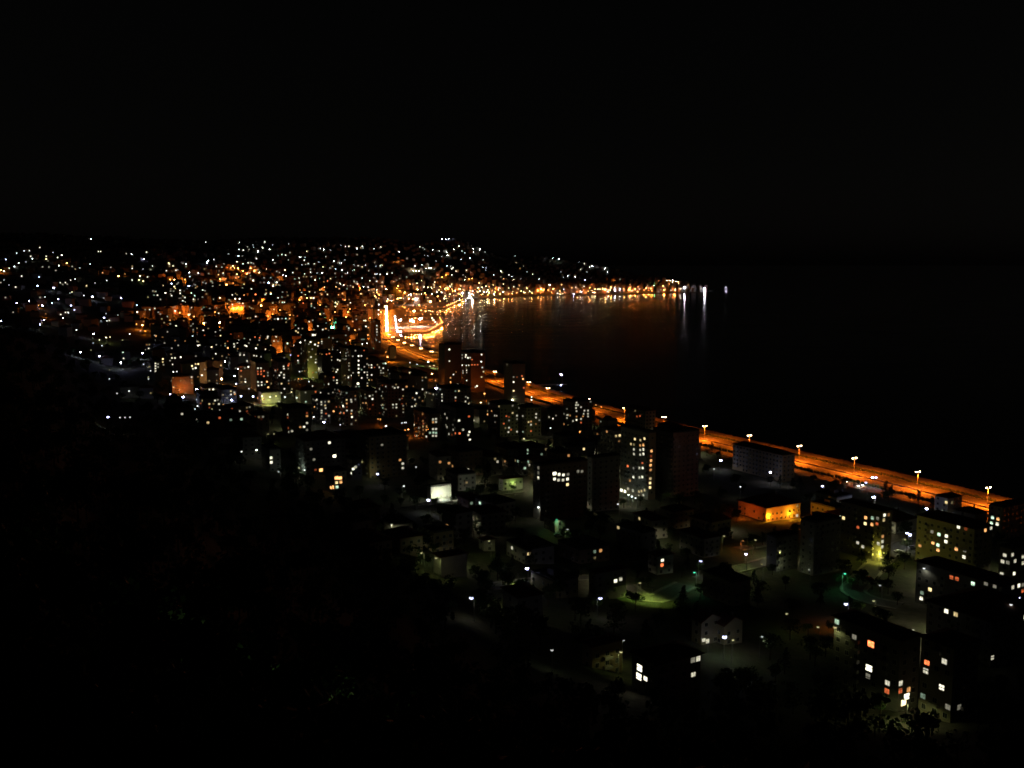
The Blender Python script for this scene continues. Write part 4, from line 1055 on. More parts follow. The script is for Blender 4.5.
for L in LAMPD:
    x, y, k, s, g, hh = L[:6]; D = math.sqrt(g[0] ** 2 + g[1] ** 2 + (H - g[2] - hh) ** 2)
    r = (.42 if k != 'B' else .62) if D < 900 else .55 if D < 1800 else .75 if s < 5 else 1.15 if s < 6 else 2.0  # far and bright heads are oversized, standing in for lens glare
    gz = max(g[2], 0)
    mt = head_mat(k, s, D, r)
    if nl_ < 292:
        nl_ += 1
        wallm = len(L) > 6
        name = 'wall_lamp' if wallm else 'street_lamp' if k != 'P' else 'floodlight_mast'
        loc = (g[0], g[1], gz) if not wallm else (g[0], g[1], gz + hh)
        root = bpy.data.objects.new(name, None); COL.objects.link(root); root.location = loc; root['category'] = name.replace('_', ' '); root['group'] = 'lamps of the town'
        THINGS.append([root, 'lamp', '%s %s %s' % (BRI[s], COLL[k], {'wall_lamp': 'lamp fixed high on a wall', 'street_lamp': 'street lamp', 'floodlight_mast': 'floodlight on a tall mast'}[name])])
        if wallm:
            hz = 0; m = MB(); m.box(-.1, .1, 0, 1.6, -.08, .08); link('bracket', m.mesh('bracket', M_metal), root)
        else:
            hz = hh; pm = pole_mesh(hh); 
            if D < 1600:
                rz = rs.uniform(0, 6.28); root.rotation_euler = (0, 0, rz)
                # pole stands one arm's length aside of the head
                root.location = (g[0] - 1.1 * math.cos(rz), g[1] - 1.1 * math.sin(rz), gz)
                link('pole', pole_mesh(hh), root); link('arm', ARM, root, (0, 0, hh))
            else: link('pole', pm, root)
        link('lamp_head', head_mesh(mt, r * 1.15, r * .95, r * .7), root, (1.1 if (not wallm and D < 1600) else 0, 0, hz))
        pw = power(k, s, D) * (.35 if x < 160 and k == 'O' else 1)
        if pw: point(root, (1.1 if (not wallm and D < 1600) else 0, 0, hz - r * .7 - .35), pw, SPILL[k], .2, 165 if (D < 1500 or k != 'O' or x < 160) else None)
    else:
        if mt.name not in ridx: ridx[mt.name] = len(restmats); restmats.append(mt)
        restm.tube((g[0], g[1], gz - 1), (g[0], g[1], gz + hh), .13, .08, 4, 0, False)
        pw = power(k, s, D) * (.35 if x < 160 and k == 'O' else 1)
        if pw and k in 'OH': point(None, (g[0], g[1], gz + hh - r - .3), pw, SPILL[k], .2, 172 if k == 'H' else None)
        restm.ball((g[0], g[1], gz + hh), r, r, r * .8, 6, 4, ridx[mt.name])
if restm.v:
    ob = stuff(link('distant_street_lights', restm.mesh('distant_street_lights', restmats)))
    ob['label'] = 'faint far street lights scattered over the hillside town'
# the shore road's twin lamps
TW = {}
SHORE_ORD = 0
for i, q in enumerate(lamp_xy):
    D = math.hypot(*q)
    pp = proj((q[0], q[1], ROADZ + LAMPH))
    j = int(np.argmin(np.hypot(CLD[:, 0] - q[0], CLD[:, 1] - q[1]))); j = min(max(j, 1), len(CLD) - 2)
    T = CLD[j + 1] - CLD[j - 1]; rz = math.atan2(T[1], T[0]) - math.pi / 2      # local x towards the sea
    root = bpy.data.objects.new('shore_road_lamp', None); COL.objects.link(root); root.location = (q[0], q[1], ROADZ); root.rotation_euler = (0, 0, rz)
    root['category'] = 'street lamp'; root['group'] = 'twin-headed lamps of the shore road'
    THINGS.append([root, 'shorelamp', 'twin-headed orange lamp on the shore road'])
    link('pole', pole_mesh(LAMPH, .13), root)
    mt = glow((1.0, .62, .36) if D < 1300 else (1.0, .56, .22), 60 if D < 900 else 50 if D < 1300 else 50 if D < 2000 else 200, 'lamp')
    for sx in (1, -1):
        a_ = link('arm', ARM2, root, (0, 0, LAMPH)); a_.rotation_euler = (0, 0, 0 if sx > 0 else math.pi)
        link('lamp_head', head_mesh(mt, .46, .42, .26) if D < 1500 else head_mesh(mt, .7, .5, .35), root, (sx * 1.6, 0, LAMPH))
        if D < 1500: point(root, (sx * 1.7, 0, LAMPH - .45), 46000, (1.0, .165, .006), .3, 158)
    if D >= 1500: point(root, (0, 0, LAMPH - .9), 110000 if D < 2000 else 230000, (1.0, .21, .012), .3, 166)
# ------------------------------------------------------------------ trees
def crown_mesh(seed, shape):
    rr = random.Random(seed); m = MB()
    cl_ = []
    if shape == 'pine':
        for k in range(9):
            t = k / 8.0; cl_.append((rr.uniform(-.06, .06), rr.uniform(-.06, .06), .3 + .68 * t, .30 * (1 - t) + .05, .09))
    else:
        for k in range(10):
            a = rr.uniform(0, 6.28); q = rr.uniform(0, .3)
            cl_.append((q * math.cos(a), q * math.sin(a), rr.uniform(.45, .85), rr.uniform(.12, .22), rr.uniform(.10, .16)))
    for (x, y, z, r, rz) in cl_:
        for _ in range(75 if shape != 'pine' else 60):
            a = rr.uniform(0, 6.28); b = math.asin(rr.uniform(-1, 1)); d = rr.uniform(.55, 1.08)
            p = (x + r * d * math.cos(b) * math.cos(a), y + r * d * math.cos(b) * math.sin(a), z + rz * d * math.sin(b))
            s = rr.uniform(.016, .036); u = np.array([rr.gauss(0, 1), rr.gauss(0, 1), rr.gauss(0, 1)]); u /= np.linalg.norm(u); v = np.cross(u, (.3, .5, .8)); v /= np.linalg.norm(v)
            P_ = np.array(p); m.add([tuple(P_ - u * s - v * s * .6), tuple(P_ + u * s - v * s * .6), tuple(P_ + u * s * .7 + v * s * .7), tuple(P_ - u * s * .7 + v * s * .7)], [(0, 1, 2, 3)])
    return m
def trunk_mesh(seed):
    rr = random.Random(seed); m = MB(); m.tube((0, 0, -.08), (0, 0, .5), .028, .016, 7); m.tube((0, 0, .5), (.01, .01, .82), .016, .006, 6)
    for k in range(5):
        a = rr.uniform(0, 6.28); z = rr.uniform(.3, .6); m.tube((0, 0, z), (.2 * math.cos(a), .2 * math.sin(a), z + .2), .010, .004, 5)
    return m
CR = [(crown_mesh(1, 'round').mesh('crown', M_leaf[0]), 'broad dark'), (crown_mesh(2, 'round').mesh('crown', M_leaf[1]), 'bushy green'), (crown_mesh(3, 'pine').mesh('crown', M_leaf[2]), 'pointed dark')]
TR = [trunk_mesh(k).mesh('trunk', M_bark) for k in range(3)]
def tree(x, y, z, h, k, desc=None):
    root = bpy.data.objects.new('tree', None); COL.objects.link(root); root.location = (x, y, z); root.rotation_euler = (0, 0, rs.uniform(0, 6.28)); root.scale = (h, h, h)
    root['category'] = 'tree'; root['group'] = 'trees of the town'
    link('trunk', TR[k], root); link('crown', CR[k][0], root)
    THINGS.append([root, 'tree', (desc or CR[k][1] + ' tree')])
TREEPX = """800,493,10,2,dark pointed tree against the lit road;793,489,7,2,;813,486,8,0,;845,493,11,0,broad dark tree hiding part of the side street;836,491,8,0,;888,503,9,1,;932,512,9,2,small dark tree beside the villa;780,488,8,2,;
716,549,9,1,leafy tree lit warm from below;724,545,10,0,;755,549,9,1,tree lit pale beside a white path;748,552,8,0,;642,590,7,1,small tree lit vivid green;648,588,6,1,;836,634,6,1,leafy tree lit green at the block corner;828,633,5,1,;
668,503,8,1,tree lit pale at the tower foot;678,505,9,1,second pale-lit tree at the tower foot;660,506,7,0,;640,506,7,0,;700,576,7,0,;808,636,6,1,;786,622,6,1,tree catching a dim green light;880,592,7,1,round tree under a small white lamp;872,590,6,0,;888,594,7,0,;
846,584,7,1,tree lit green by a green lamp;838,588,7,0,;852,590,6,1,;427,566,5,1,;446,552,6,0,;563,540,7,1,;575,545,9,0,;512,493,6,1,;495,495,7,0,;470,500,8,0,;455,505,7,0,;
730,600,8,0,;760,600,9,0,;790,640,9,0,;810,660,9,0,;770,660,10,0,;745,690,9,1,;752,712,9,1,;700,600,8,0,;680,620,8,0,;560,600,9,0,;575,620,9,0,;540,560,9,0,;520,600,8,0,;600,540,9,0,;625,535,9,0,;660,530,9,0,;690,525,9,1,;700,508,8,0,;720,500,8,2,;600,525,8,0,;590,535,8,0,;480,520,9,0,;500,530,9,0,;520,545,9,0,;460,535,9,0,;440,520,8,0,;415,510,9,0,;400,500,8,0,;385,490,8,0,;340,505,9,0,;360,500,9,0,;310,490,9,0,;290,480,9,0,;
240,470,9,0,;225,455,9,0,;210,440,9,0,;195,430,9,0,;150,415,9,0,;140,400,9,0,;110,395,9,0,;95,380,9,0,;980,640,8,0,;1010,640,8,0,;1000,700,8,0,;970,720,8,1,;880,720,8,0,;820,700,9,0,;
262,720,7,1,tree faintly lit on the near slope;240,728,7,1,;330,745,6,1,;318,752,6,1,;205,722,7,1,;225,716,8,0,"""
for tok in TREEPX.replace('\n', '').split(';'):
    if not tok.strip(): continue
    t = tok.split(','); g = hit_ground(float(t[0]), float(t[1]), 0, 120.0)
    if g is None: continue
    # keep off walls
    if np.any((np.abs(P.C[:, 0] + 0 - g[0]) < 1e9) & False): continue
    c_ = np.array([o.ctr for o in BLD]); r_ = np.array([min(o.a, o.b) * .5 for o in BLD])
    for _ in range(6):
        dd = np.hypot(c_[:, 0] - g[0], c_[:, 1] - g[1]); k = int(np.argmin(dd - r_))
        if dd[k] < r_[k] + 2.5:
            v = np.array([g[0] - c_[k, 0], g[1] - c_[k, 1]]); v = v / (np.hypot(*v) + 1e-6) * (r_[k] + 3.2); g = (c_[k, 0] + v[0], c_[k, 1] + v[1], 0)
        else: break
    tree(g[0], g[1], hq(g[0], g[1]) - .1, float(t[2]), int(t[3]), t[4] or None)
# wooded foreground slope: nobody could count it
guard = [(L[0], L[1], L[4][1]) for L in LAMPD if L[4][1] < 1400] + [(x, y, 900) for x, y, c, s in WINS if y > 400] + [(o_[0] + (o_[1] - o_[0]) * f, o_[2] + (o_[3] - o_[2]) * .6, o_[4]) for o_ in hb for f in (.1, .5, .9)]
guard += [(752, 514, 900), (745, 514, 900), (760, 516, 900), (785, 512, 900), (794, 508, 900), (441, 492, 900), (879, 556, 900), (650, 598, 900)]
guard = np.array(guard)
wm = MB(); rw = random.Random(21); nt_ = 0
protos = []
for k in range(4):
    q = MB(); rr = random.Random(40 + k)
    for c_i in range(7):
        a = rr.uniform(0, 6.28); d_ = rr.uniform(0, .3); cxx, cyy, czz, rad = d_ * math.cos(a), d_ * math.sin(a), rr.uniform(.4, .85), rr.uniform(.13, .24)
        for _ in range(26):
            a2 = rr.uniform(0, 6.28); b2 = math.asin(rr.uniform(-.6, 1)); s = rr.uniform(.03, .06)
            p = np.array([cxx + rad * math.cos(b2) * math.cos(a2), cyy + rad * math.cos(b2) * math.sin(a2), czz + rad * math.sin(b2) * .8])
            u = np.array([rr.gauss(0, 1) for _i in range(3)]); u /= np.linalg.norm(u); v = np.cross(u, (.2, .7, .5)); v /= np.linalg.norm(v)
            q.add([tuple(p - u * s - v * s * .7), tuple(p + u * s - v * s * .7), tuple(p + u * s + v * s * .7), tuple(p - u * s + v * s * .7)], [(0, 1, 2, 3)])
    q.tube((0, 0, -.15), (0, 0, .6), .03, .012, 5)
    protos.append((np.array(q.v), q.f))
tg = np.array([(t_[0].location[0], t_[0].location[1]) for t_ in THINGS if t_[1] == 'tree'])
rt = random.Random(63); ntr = 0; c_ = np.array([o.ctr for o in BLD]); r_ = np.array([math.hypot(o.a, o.b) * .5 for o in BLD]); lmp = np.array([(L[4][0], L[4][1]) for L in LAMPD])
for _ in range(6000):
    if ntr >= 190: break
    Y_ = 290 + 620 * rt.random() ** 1.2; X_ = rt.uniform(-.30, .54) * Y_; hgt = rt.uniform(5.5, 10.5)
    z_ = hq(X_, Y_)
    if z_ < 1.5 or z_ > 34: continue
    if dist_line(np.array([X_]), np.array([Y_]), cl)[0] < 46: continue
    if np.any(np.hypot(c_[:, 0] - X_, c_[:, 1] - Y_) < r_ + 2.0) or np.any(np.hypot(lmp[:, 0] - X_, lmp[:, 1] - Y_) < 5): continue
    if len(tg) and np.min(np.hypot(tg[:, 0] - X_, tg[:, 1] - Y_)) < 5.5: continue
    p0 = proj((X_, Y_, z_)); p1 = proj((X_, Y_, z_ + hgt)); wpx = hgt * .36 / Y_ * 1000
    if p0 is None or p1 is None or not (240 < p0[0] < 1030) or p0[1] > 775: continue
    if ((np.abs(guard[:, 0] - p0[0]) < wpx + 1.5) & (guard[:, 1] > p1[1] - 2) & (guard[:, 1] < p0[1] + 2) & (guard[:, 2] > Y_ - 3)).any(): continue
    dd_ = ray(p1[0], (p0[1] + p1[1]) / 2); 
    if float(cast(P, dd_).min()) < Y_ - 2: continue
    tree(X_, Y_, z_ - .1, hgt, rt.choice([0, 0, 1, 2])); tg = np.vstack([tg, (X_, Y_)]); ntr += 1
print('town trees', ntr)
for _ in range(5200):
    Y_ = 60 + 1220 * rw.random() ** 1.3; u_ = rw.uniform(-.62, .6); X_ = u_ * Y_
    z_ = hq(X_, Y_)
    if z_ < 20 or (Y_ > 1000 and u_ > -.35): continue
    hgt = rw.uniform(5, 10)
    p0 = proj((X_, Y_, z_)); p1 = proj((X_, Y_, z_ + hgt))
    if p0 is None or p1 is None or p1[1] > 830: continue
    wpx = hgt * .5 / Y_ * 1000
    bad = (np.abs(guard[:, 0] - p0[0]) < wpx + 2) & (guard[:, 1] > p1[1] - 3) & (guard[:, 1] < p0[1] + 4) & (guard[:, 2] > Y_ - 6)
    if bad.any(): continue
    if min(np.hypot(LL[4][0] - X_, LL[4][1] - Y_) for LL in LAMPD[:60]) < 4: continue
    v, f = protos[rw.randrange(4)]; a = rw.uniform(0, 6.28); ca, sa = math.cos(a), math.sin(a)
    vv = np.stack([X_ + hgt * (v[:, 0] * ca - v[:, 1] * sa), Y_ + hgt * (v[:, 0] * sa + v[:, 1] * ca), z_ + hgt * v[:, 2]], 1)
    o_ = len(wm.v); wm.v += [tuple(r_) for r_ in vv.tolist()]; wm.f += [tuple(o_ + i for i in ff) for ff in f]; nt_ += 1
    if nt_ >= 1500: break
ob = stuff(link('woods', wm.mesh('woods', M_leaf[0]))); ob['label'] = 'dark wooded slope falling away below the viewpoint'

# ------------------------------------------------------------------ town streets
def street(px, w, name='street', mat=None):
    pts = []
    for x, y in px:
        g = hit_ground(x, y); pts.append((g[0], g[1]))
    Pp = resample(np.array(pts), 4.0)
    for _ in range(2):
        q = Pp.copy(); q[1:-1] = Pp[1:-1] * .5 + (Pp[:-2] + Pp[2:]) * .25; Pp = q
    for (nm, d0, d1, dz, mt) in ((name, -w / 2, w / 2, .22, mat or M_asph2), ('pavement', w / 2 + .02, w / 2 + 1.6, .34, M_pave), ('pavement', -w / 2 - 1.6, -w / 2 - .02, .34, M_pave)):
        A = offset(Pp, d0); B = offset(Pp, d1); m = MB(); vs = []; fs = []
        for a, b, c in zip(A, B, Pp):
            z = max(hq(*a), hq(*b), hq(*c)) + dz
            vs += [(a[0], a[1], z), (b[0], b[1], z), (a[0], a[1], z - 1.2), (b[0], b[1], z - 1.2)]
        for i in range(len(A) - 1):
            o_ = i * 4; fs += [(o_, o_ + 1, o_ + 5, o_ + 4), (o_ + 2, o_, o_ + 4, o_ + 6), (o_ + 1, o_ + 3, o_ + 7, o_ + 5)]
        m.add(vs, fs); structure(link(nm, m.mesh(nm, mt)))
street([(700, 580), (730, 571), (752, 566), (775, 559), (800, 552)], 6)
street([(624, 586), (634, 594), (646, 601), (657, 601), (667, 594), (686, 585)], 8)
street([(485, 587), (505, 584), (525, 582), (560, 579), (598, 578)], 5)
street([(915, 540), (900, 546), (886, 555), (870, 572), (850, 592), (872, 602), (900, 607)], 8)
street([(738, 549), (755, 546), (775, 543)], 3, 'path', M_pave)
street([(516, 442), (535, 440), (556, 437)], 6)
street([(410, 508), (430, 503), (470, 497), (520, 491)], 6)
street([(245, 406), (262, 403), (285, 402)], 7)
street([(1010, 612), (1004, 603), (1016, 596)], 6)

# ------------------------------------------------------------------ cars
def car(x, y, z, rz, paint, desc, lit=False, label=None):
    root = bpy.data.objects.new('parked_car' if not lit else 'moving_car', None); COL.objects.link(root); root.location = (x, y, z); root.rotation_euler = (0, 0, rz); root['category'] = 'car'
    root['group'] = 'cars parked in the town' if not lit else 'cars driving on the shore road'
    m = MB(); prof = [(-2.1, .35), (-2.1, .8), (-1.9, .95), (-1.1, 1.0), (1.0, .95), (1.95, .8), (2.1, .6), (2.1, .35)]
    n = len(prof); vs = [(a, -.85, b) for a, b in prof] + [(a, .85, b) for a, b in prof]
    m.add(vs, [tuple(range(n - 1, -1, -1)), tuple(range(n, 2 * n))] + [(i, (i + 1) % n, n + (i + 1) % n, n + i) for i in range(n)])
    m.add([(-.95, -.62, 1.44), (.25, -.62, 1.44), (.25, .62, 1.44), (-.95, .62, 1.44), (-.95, -.62, 1.40), (.25, -.62, 1.40), (.25, .62, 1.40), (-.95, .62, 1.40)], [(0, 1, 2, 3), (0, 4, 5, 1), (1, 5, 6, 2), (2, 6, 7, 3), (3, 7, 4, 0)])
    link('body', m.mesh('body', paint), root)
    g = MB(); b0 = [(-1.6, -.78, .99), (.95, -.78, .96), (.95, .78, .96), (-1.6, .78, .99)]; t0 = [(-.96, -.63, 1.40), (.26, -.63, 1.40), (.26, .63, 1.40), (-.96, .63, 1.40)]
    g.add(b0 + t0, [(0, 1, 5, 4), (1, 2, 6, 5), (2, 3, 7, 6), (3, 0, 4, 7), (4, 5, 6, 7)]); link('windows', g.mesh('glasshouse', M_glass), root).name = 'window_glass'
    for a in (-1.3, 1.3):
        for b in (-.8, .8):
            w = MB(); w.tube((a, b - .1, .32), (a, b + .1, .32), .32, .32, 12); link('wheel', w.mesh('wheel', M_tyre), root)
    for b in (-.6, .6):
        w = MB(); w.ball((2.08, b, .66), .08, .18, .1, 8, 4)
        link('headlight', w.mesh('headlight', glow((1, .9, .7), 60, 'lamp') if lit else M_frame), root)
        w = MB(); w.box(-2.13, -2.08, b - .15, b + .15, .66, .8)
        link('tail_light', w.mesh('tail_light', glow((1, .05, .02), 6, 'lamp') if lit else surf('red_lens', (.3, .01, .01), (.35, .02, .015), 2, .3)), root)
    if lit: point(root, (2.6, 0, .6), 500, (1, .85, .6), .1)
    if label: root['label'] = label
    else: THINGS.append([root, 'car', desc])
def road_car(px, py, d, away, paint, label):
    g = on_plane(px, py, ROADZ); A = offset(CLD, d); j = int(np.argmin(np.hypot(A[:, 0] - g[0], A[:, 1] - g[1]))); T = A[j + 1] - A[j]
    rz = math.atan2(T[1], T[0]) + (0 if away else math.pi)
    car(A[j][0], A[j][1], 2.07, rz, paint, '', True, label)
road_car(838, 481, -22.5, False, M_car[0], 'car with lit headlights on the side street, behind the dark bushy tree')
road_car(852, 484, -22.5, False, M_car[1], 'car with lit headlights on the side street, beside the bright bluish lamp')
road_car(858, 485, -26.5, False, M_car[0], 'second car with lit headlights nearest the bright bluish lamp')
for (px, py, rz, k, lab) in ((898, 553, .4, 0, 'white car parked on the yellow-lit street'), (912, 549, .3, 1, 'silver car parked at the bend of the yellow-lit street'), (918, 553, .9, 0, 'white car parked farthest along the yellow-lit street'), (890, 560, .5, 2, 'dark car parked on the yellow-lit street'),
                             (868, 580, 2.4, 3, 'red car parked downhill of the yellow-lit wall'), (1008, 606, 1.0, 1, 'silver car parked under the bluish lamp at the picture edge'), (558, 537, .2, 0, 'white car parked by the bright green-yellow house wall')):
    g = hit_ground(px, py); car(g[0], g[1], hq(g[0], g[1]) + .24, rz, M_car[k], '', False, lab)

# ------------------------------------------------------------------ jetty, harbour lights, boat, monument
g = on_plane(561, 386, 0); A = offset(CLD, 33); j = int(np.argmin(np.hypot(A[:, 0] - g[0], A[:, 1] - g[1])))
v = np.array([g[0], g[1]]) - A[j]; L_ = np.hypot(*v) + 7
rz = math.atan2(v[1], v[0])
root = bpy.data.objects.new('jetty', None); COL.objects.link(root); root.location = (A[j][0], A[j][1], 0); root.rotation_euler = (0, 0, rz); root['category'] = 'jetty'; root['label'] = 'short jetty off the shore road carrying two white lamps'
m = MB(); m.box(-3, L_, -2.5, 2.5, 1.5, 2.0); link('deck', m.mesh('deck', M_conc), root)
for k in range(int(L_ / 5) + 1):
    for s_ in (-1.8, 1.8):
        m = MB(); m.tube((k * 5, s_, -3), (k * 5, s_, 1.5), .25, .25, 8); link('pile', m.mesh('pile', M_conc), root)
wl = 291.6
for (px, py, lab, st) in ((684.6, 287.4, 'brilliant white harbour floodlight where the shore lights end, inner one of two', 900), (704.8, 288.6, 'brilliant white harbour floodlight on the breakwater tip, outer one of two', 1000), (704.8, 290.4, 'added lower lamp for the bright reflection under the outermost harbour floodlight', 380), (693.8, 288.2, 'small bluish lamp between the two brilliant harbour floodlights', 60)):  # the lower outer lamp is added in place of the floodlight's reflection
    Y_ = 5060.0 if px < 700 else 5080.0
    d = ray(px, py); t = Y_ / d[1]; X_, Z_ = d[0] * t, H + d[2] * t; gz = max(h1(X_, Y_), 0)
    root = bpy.data.objects.new('harbour_floodlight', None); COL.objects.link(root); root.location = (X_, Y_, gz); root['category'] = 'floodlight'; root['label'] = lab
    hh = max(Z_ - gz, 3); link('pole', pole_mesh(hh, .3), root)
    link('lamp_head', head_mesh(glow((.80, .78, 1.0), st * .34, 'lamp'), 2.2, 1.2, 1.8), root, (0, 0, hh))
    point(root, (0, -2, hh), st * 15, (.95, .9, .75), .5)
# breakwater
bw = [on_plane(x, y, 0)[:2] for x, y in ((650, 293.4), (680, 292.2), (704, 291.6), (711, 291.2))]
m = MB(); rr = random.Random(9)
for p in resample(np.array(bw), 9.0): m.ball((p[0] + rr.uniform(-3, 3), p[1] + rr.uniform(-3, 3), 0), 8, 9, 3.2, 7, 5)
thing('breakwater', 'breakwater', me=m.mesh('breakwater', M_rock), label='low rock breakwater under the two brilliant harbour floodlights')
# boat
q = on_plane(725.7, 289.4, 0)
root = bpy.data.objects.new('fishing_boat', None); COL.objects.link(root); root.location = (q[0], q[1], 0); root.rotation_euler = (0, 0, 1.9); root['category'] = 'boat'; root['label'] = 'small boat with one white light out on the dark sea past the harbour'
m = MB(); n = 9; top = []; bot = []
for k in range(n):
    t = k / (n - 1.0); w = 2.0 * math.sin(math.pi * min(1, .25 + t * .5 + (.25 if t > .5 else 0) * (t - .5) * 2)) if t < .98 else .1; w = 2.0 * (1 - max(0, t - .45) ** 2 * 3.2); top.append((-6 + 12 * t, max(w, .08), 1.5 + .9 * t * t)); bot.append((-5.5 + 10.5 * t, max(w * .55, .05), -.5))
vs = [(a, b, c) for a, b, c in top] + [(a, -b, c) for a, b, c in top] + [(a, b, c) for a, b, c in bot] + [(a, -b, c) for a, b, c in bot]; fs = []
for k in range(n - 1): fs += [(k, k + 1, 2 * n + k + 1, 2 * n + k), (n + k, 3 * n + k, 3 * n + k + 1, n + k + 1), (k, n + k, n + k + 1, k + 1), (2 * n + k, 2 * n + k + 1, 3 * n + k + 1, 3 * n + k)]
fs += [(0, 2 * n, 3 * n, n), (n - 1, 2 * n - 1, 4 * n - 1, 3 * n - 1)]
m.add(vs, fs); link('hull', m.mesh('hull', M_boat), root)
m = MB(); m.box(-3.6, -.8, -1.2, 1.2, 1.5, 3.6); m.box(-3.8, -.6, -1.4, 1.4, 3.6, 3.8); link('cabin', m.mesh('cabin', M_white), root)
m = MB(); m.tube((-2.2, 0, 3.8), (-2.2, 0, 9), .12, .07, 6); link('mast', m.mesh('mast', M_metal), root)
m = MB(); m.ball((-2.2, 0, 8.6), .6, .6, .5); link('lamp', m.mesh('lamp', glow((.85, .95, 1), 400, 'lamp')), root)
# floodlit pointed monument
g = on_plane(469.5, 298.6, 2.0)
root = bpy.data.objects.new('monument', None); COL.objects.link(root); root.location = (g[0], g[1] + 25, 2); root['category'] = 'monument'; root['label'] = 'brilliantly floodlit white pointed monument at the root of the lit pier'
m = MB(); m.box(-9, 9, -9, 9, 0, 2.5); m.box(-7, 7, -7, 7, 2.5, 4.5); link('plinth', m.mesh('plinth', M_white), root)
m = MB(); m.add([(-5.5, -5.5, 4.5), (5.5, -5.5, 4.5), (5.5, 5.5, 4.5), (-5.5, 5.5, 4.5), (-1, -1, 26), (1, -1, 26), (1, 1, 26), (-1, 1, 26), (0, 0, 33)], [(0, 1, 5, 4), (1, 2, 6, 5), (2, 3, 7, 6), (3, 0, 4, 7), (4, 5, 8), (5, 6, 8), (6, 7, 8), (7, 4, 8)]); link('spire', m.mesh('spire', M_white), root)
point(root, (-10, -20, 5), 60000, (1, .9, .75), .5); point(root, (10, -18, 5), 60000, (1, .9, .75), .5)

# ------------------------------------------------------------------ extra light on the few walls the photograph shows lit (each from a lamp of its own beside the wall)
def wall_wash(px, py, lift, dist, pw, col, lab, kind='ground_floodlight'):
    pw = pw * (.3 if py > 380 else .6)
    g = hit_ground(px, py, 0, 100.0 if px < 400 and py > 700 else 255.0); X_, Y_ = g[0], g[1]; d = ray(px, py); k_ = dist / math.hypot(d[0], d[1])
    X_ -= d[0] * k_; Y_ -= d[1] * k_; gz = hq(X_, Y_)
    root = bpy.data.objects.new('floodlight', None); COL.objects.link(root); root.location = (X_, Y_, gz); root['category'] = 'floodlight'; root['label'] = lab; root['group'] = 'floodlights beside walls'
    m = MB(); m.tube((0, 0, -1), (0, 0, lift), .05, .05, 6); link('pole', m.mesh('pole', M_metal), root)
    m = MB(); m.box(-.3, .3, -.2, .0, lift, lift + .35); link('housing', m.mesh('housing', M_darkm), root)
    point(root, (0, .25, lift + .2 - (.5 if dist == 1.0 else 0)), pw, col, .15, 128 if dist == 1.0 else None)
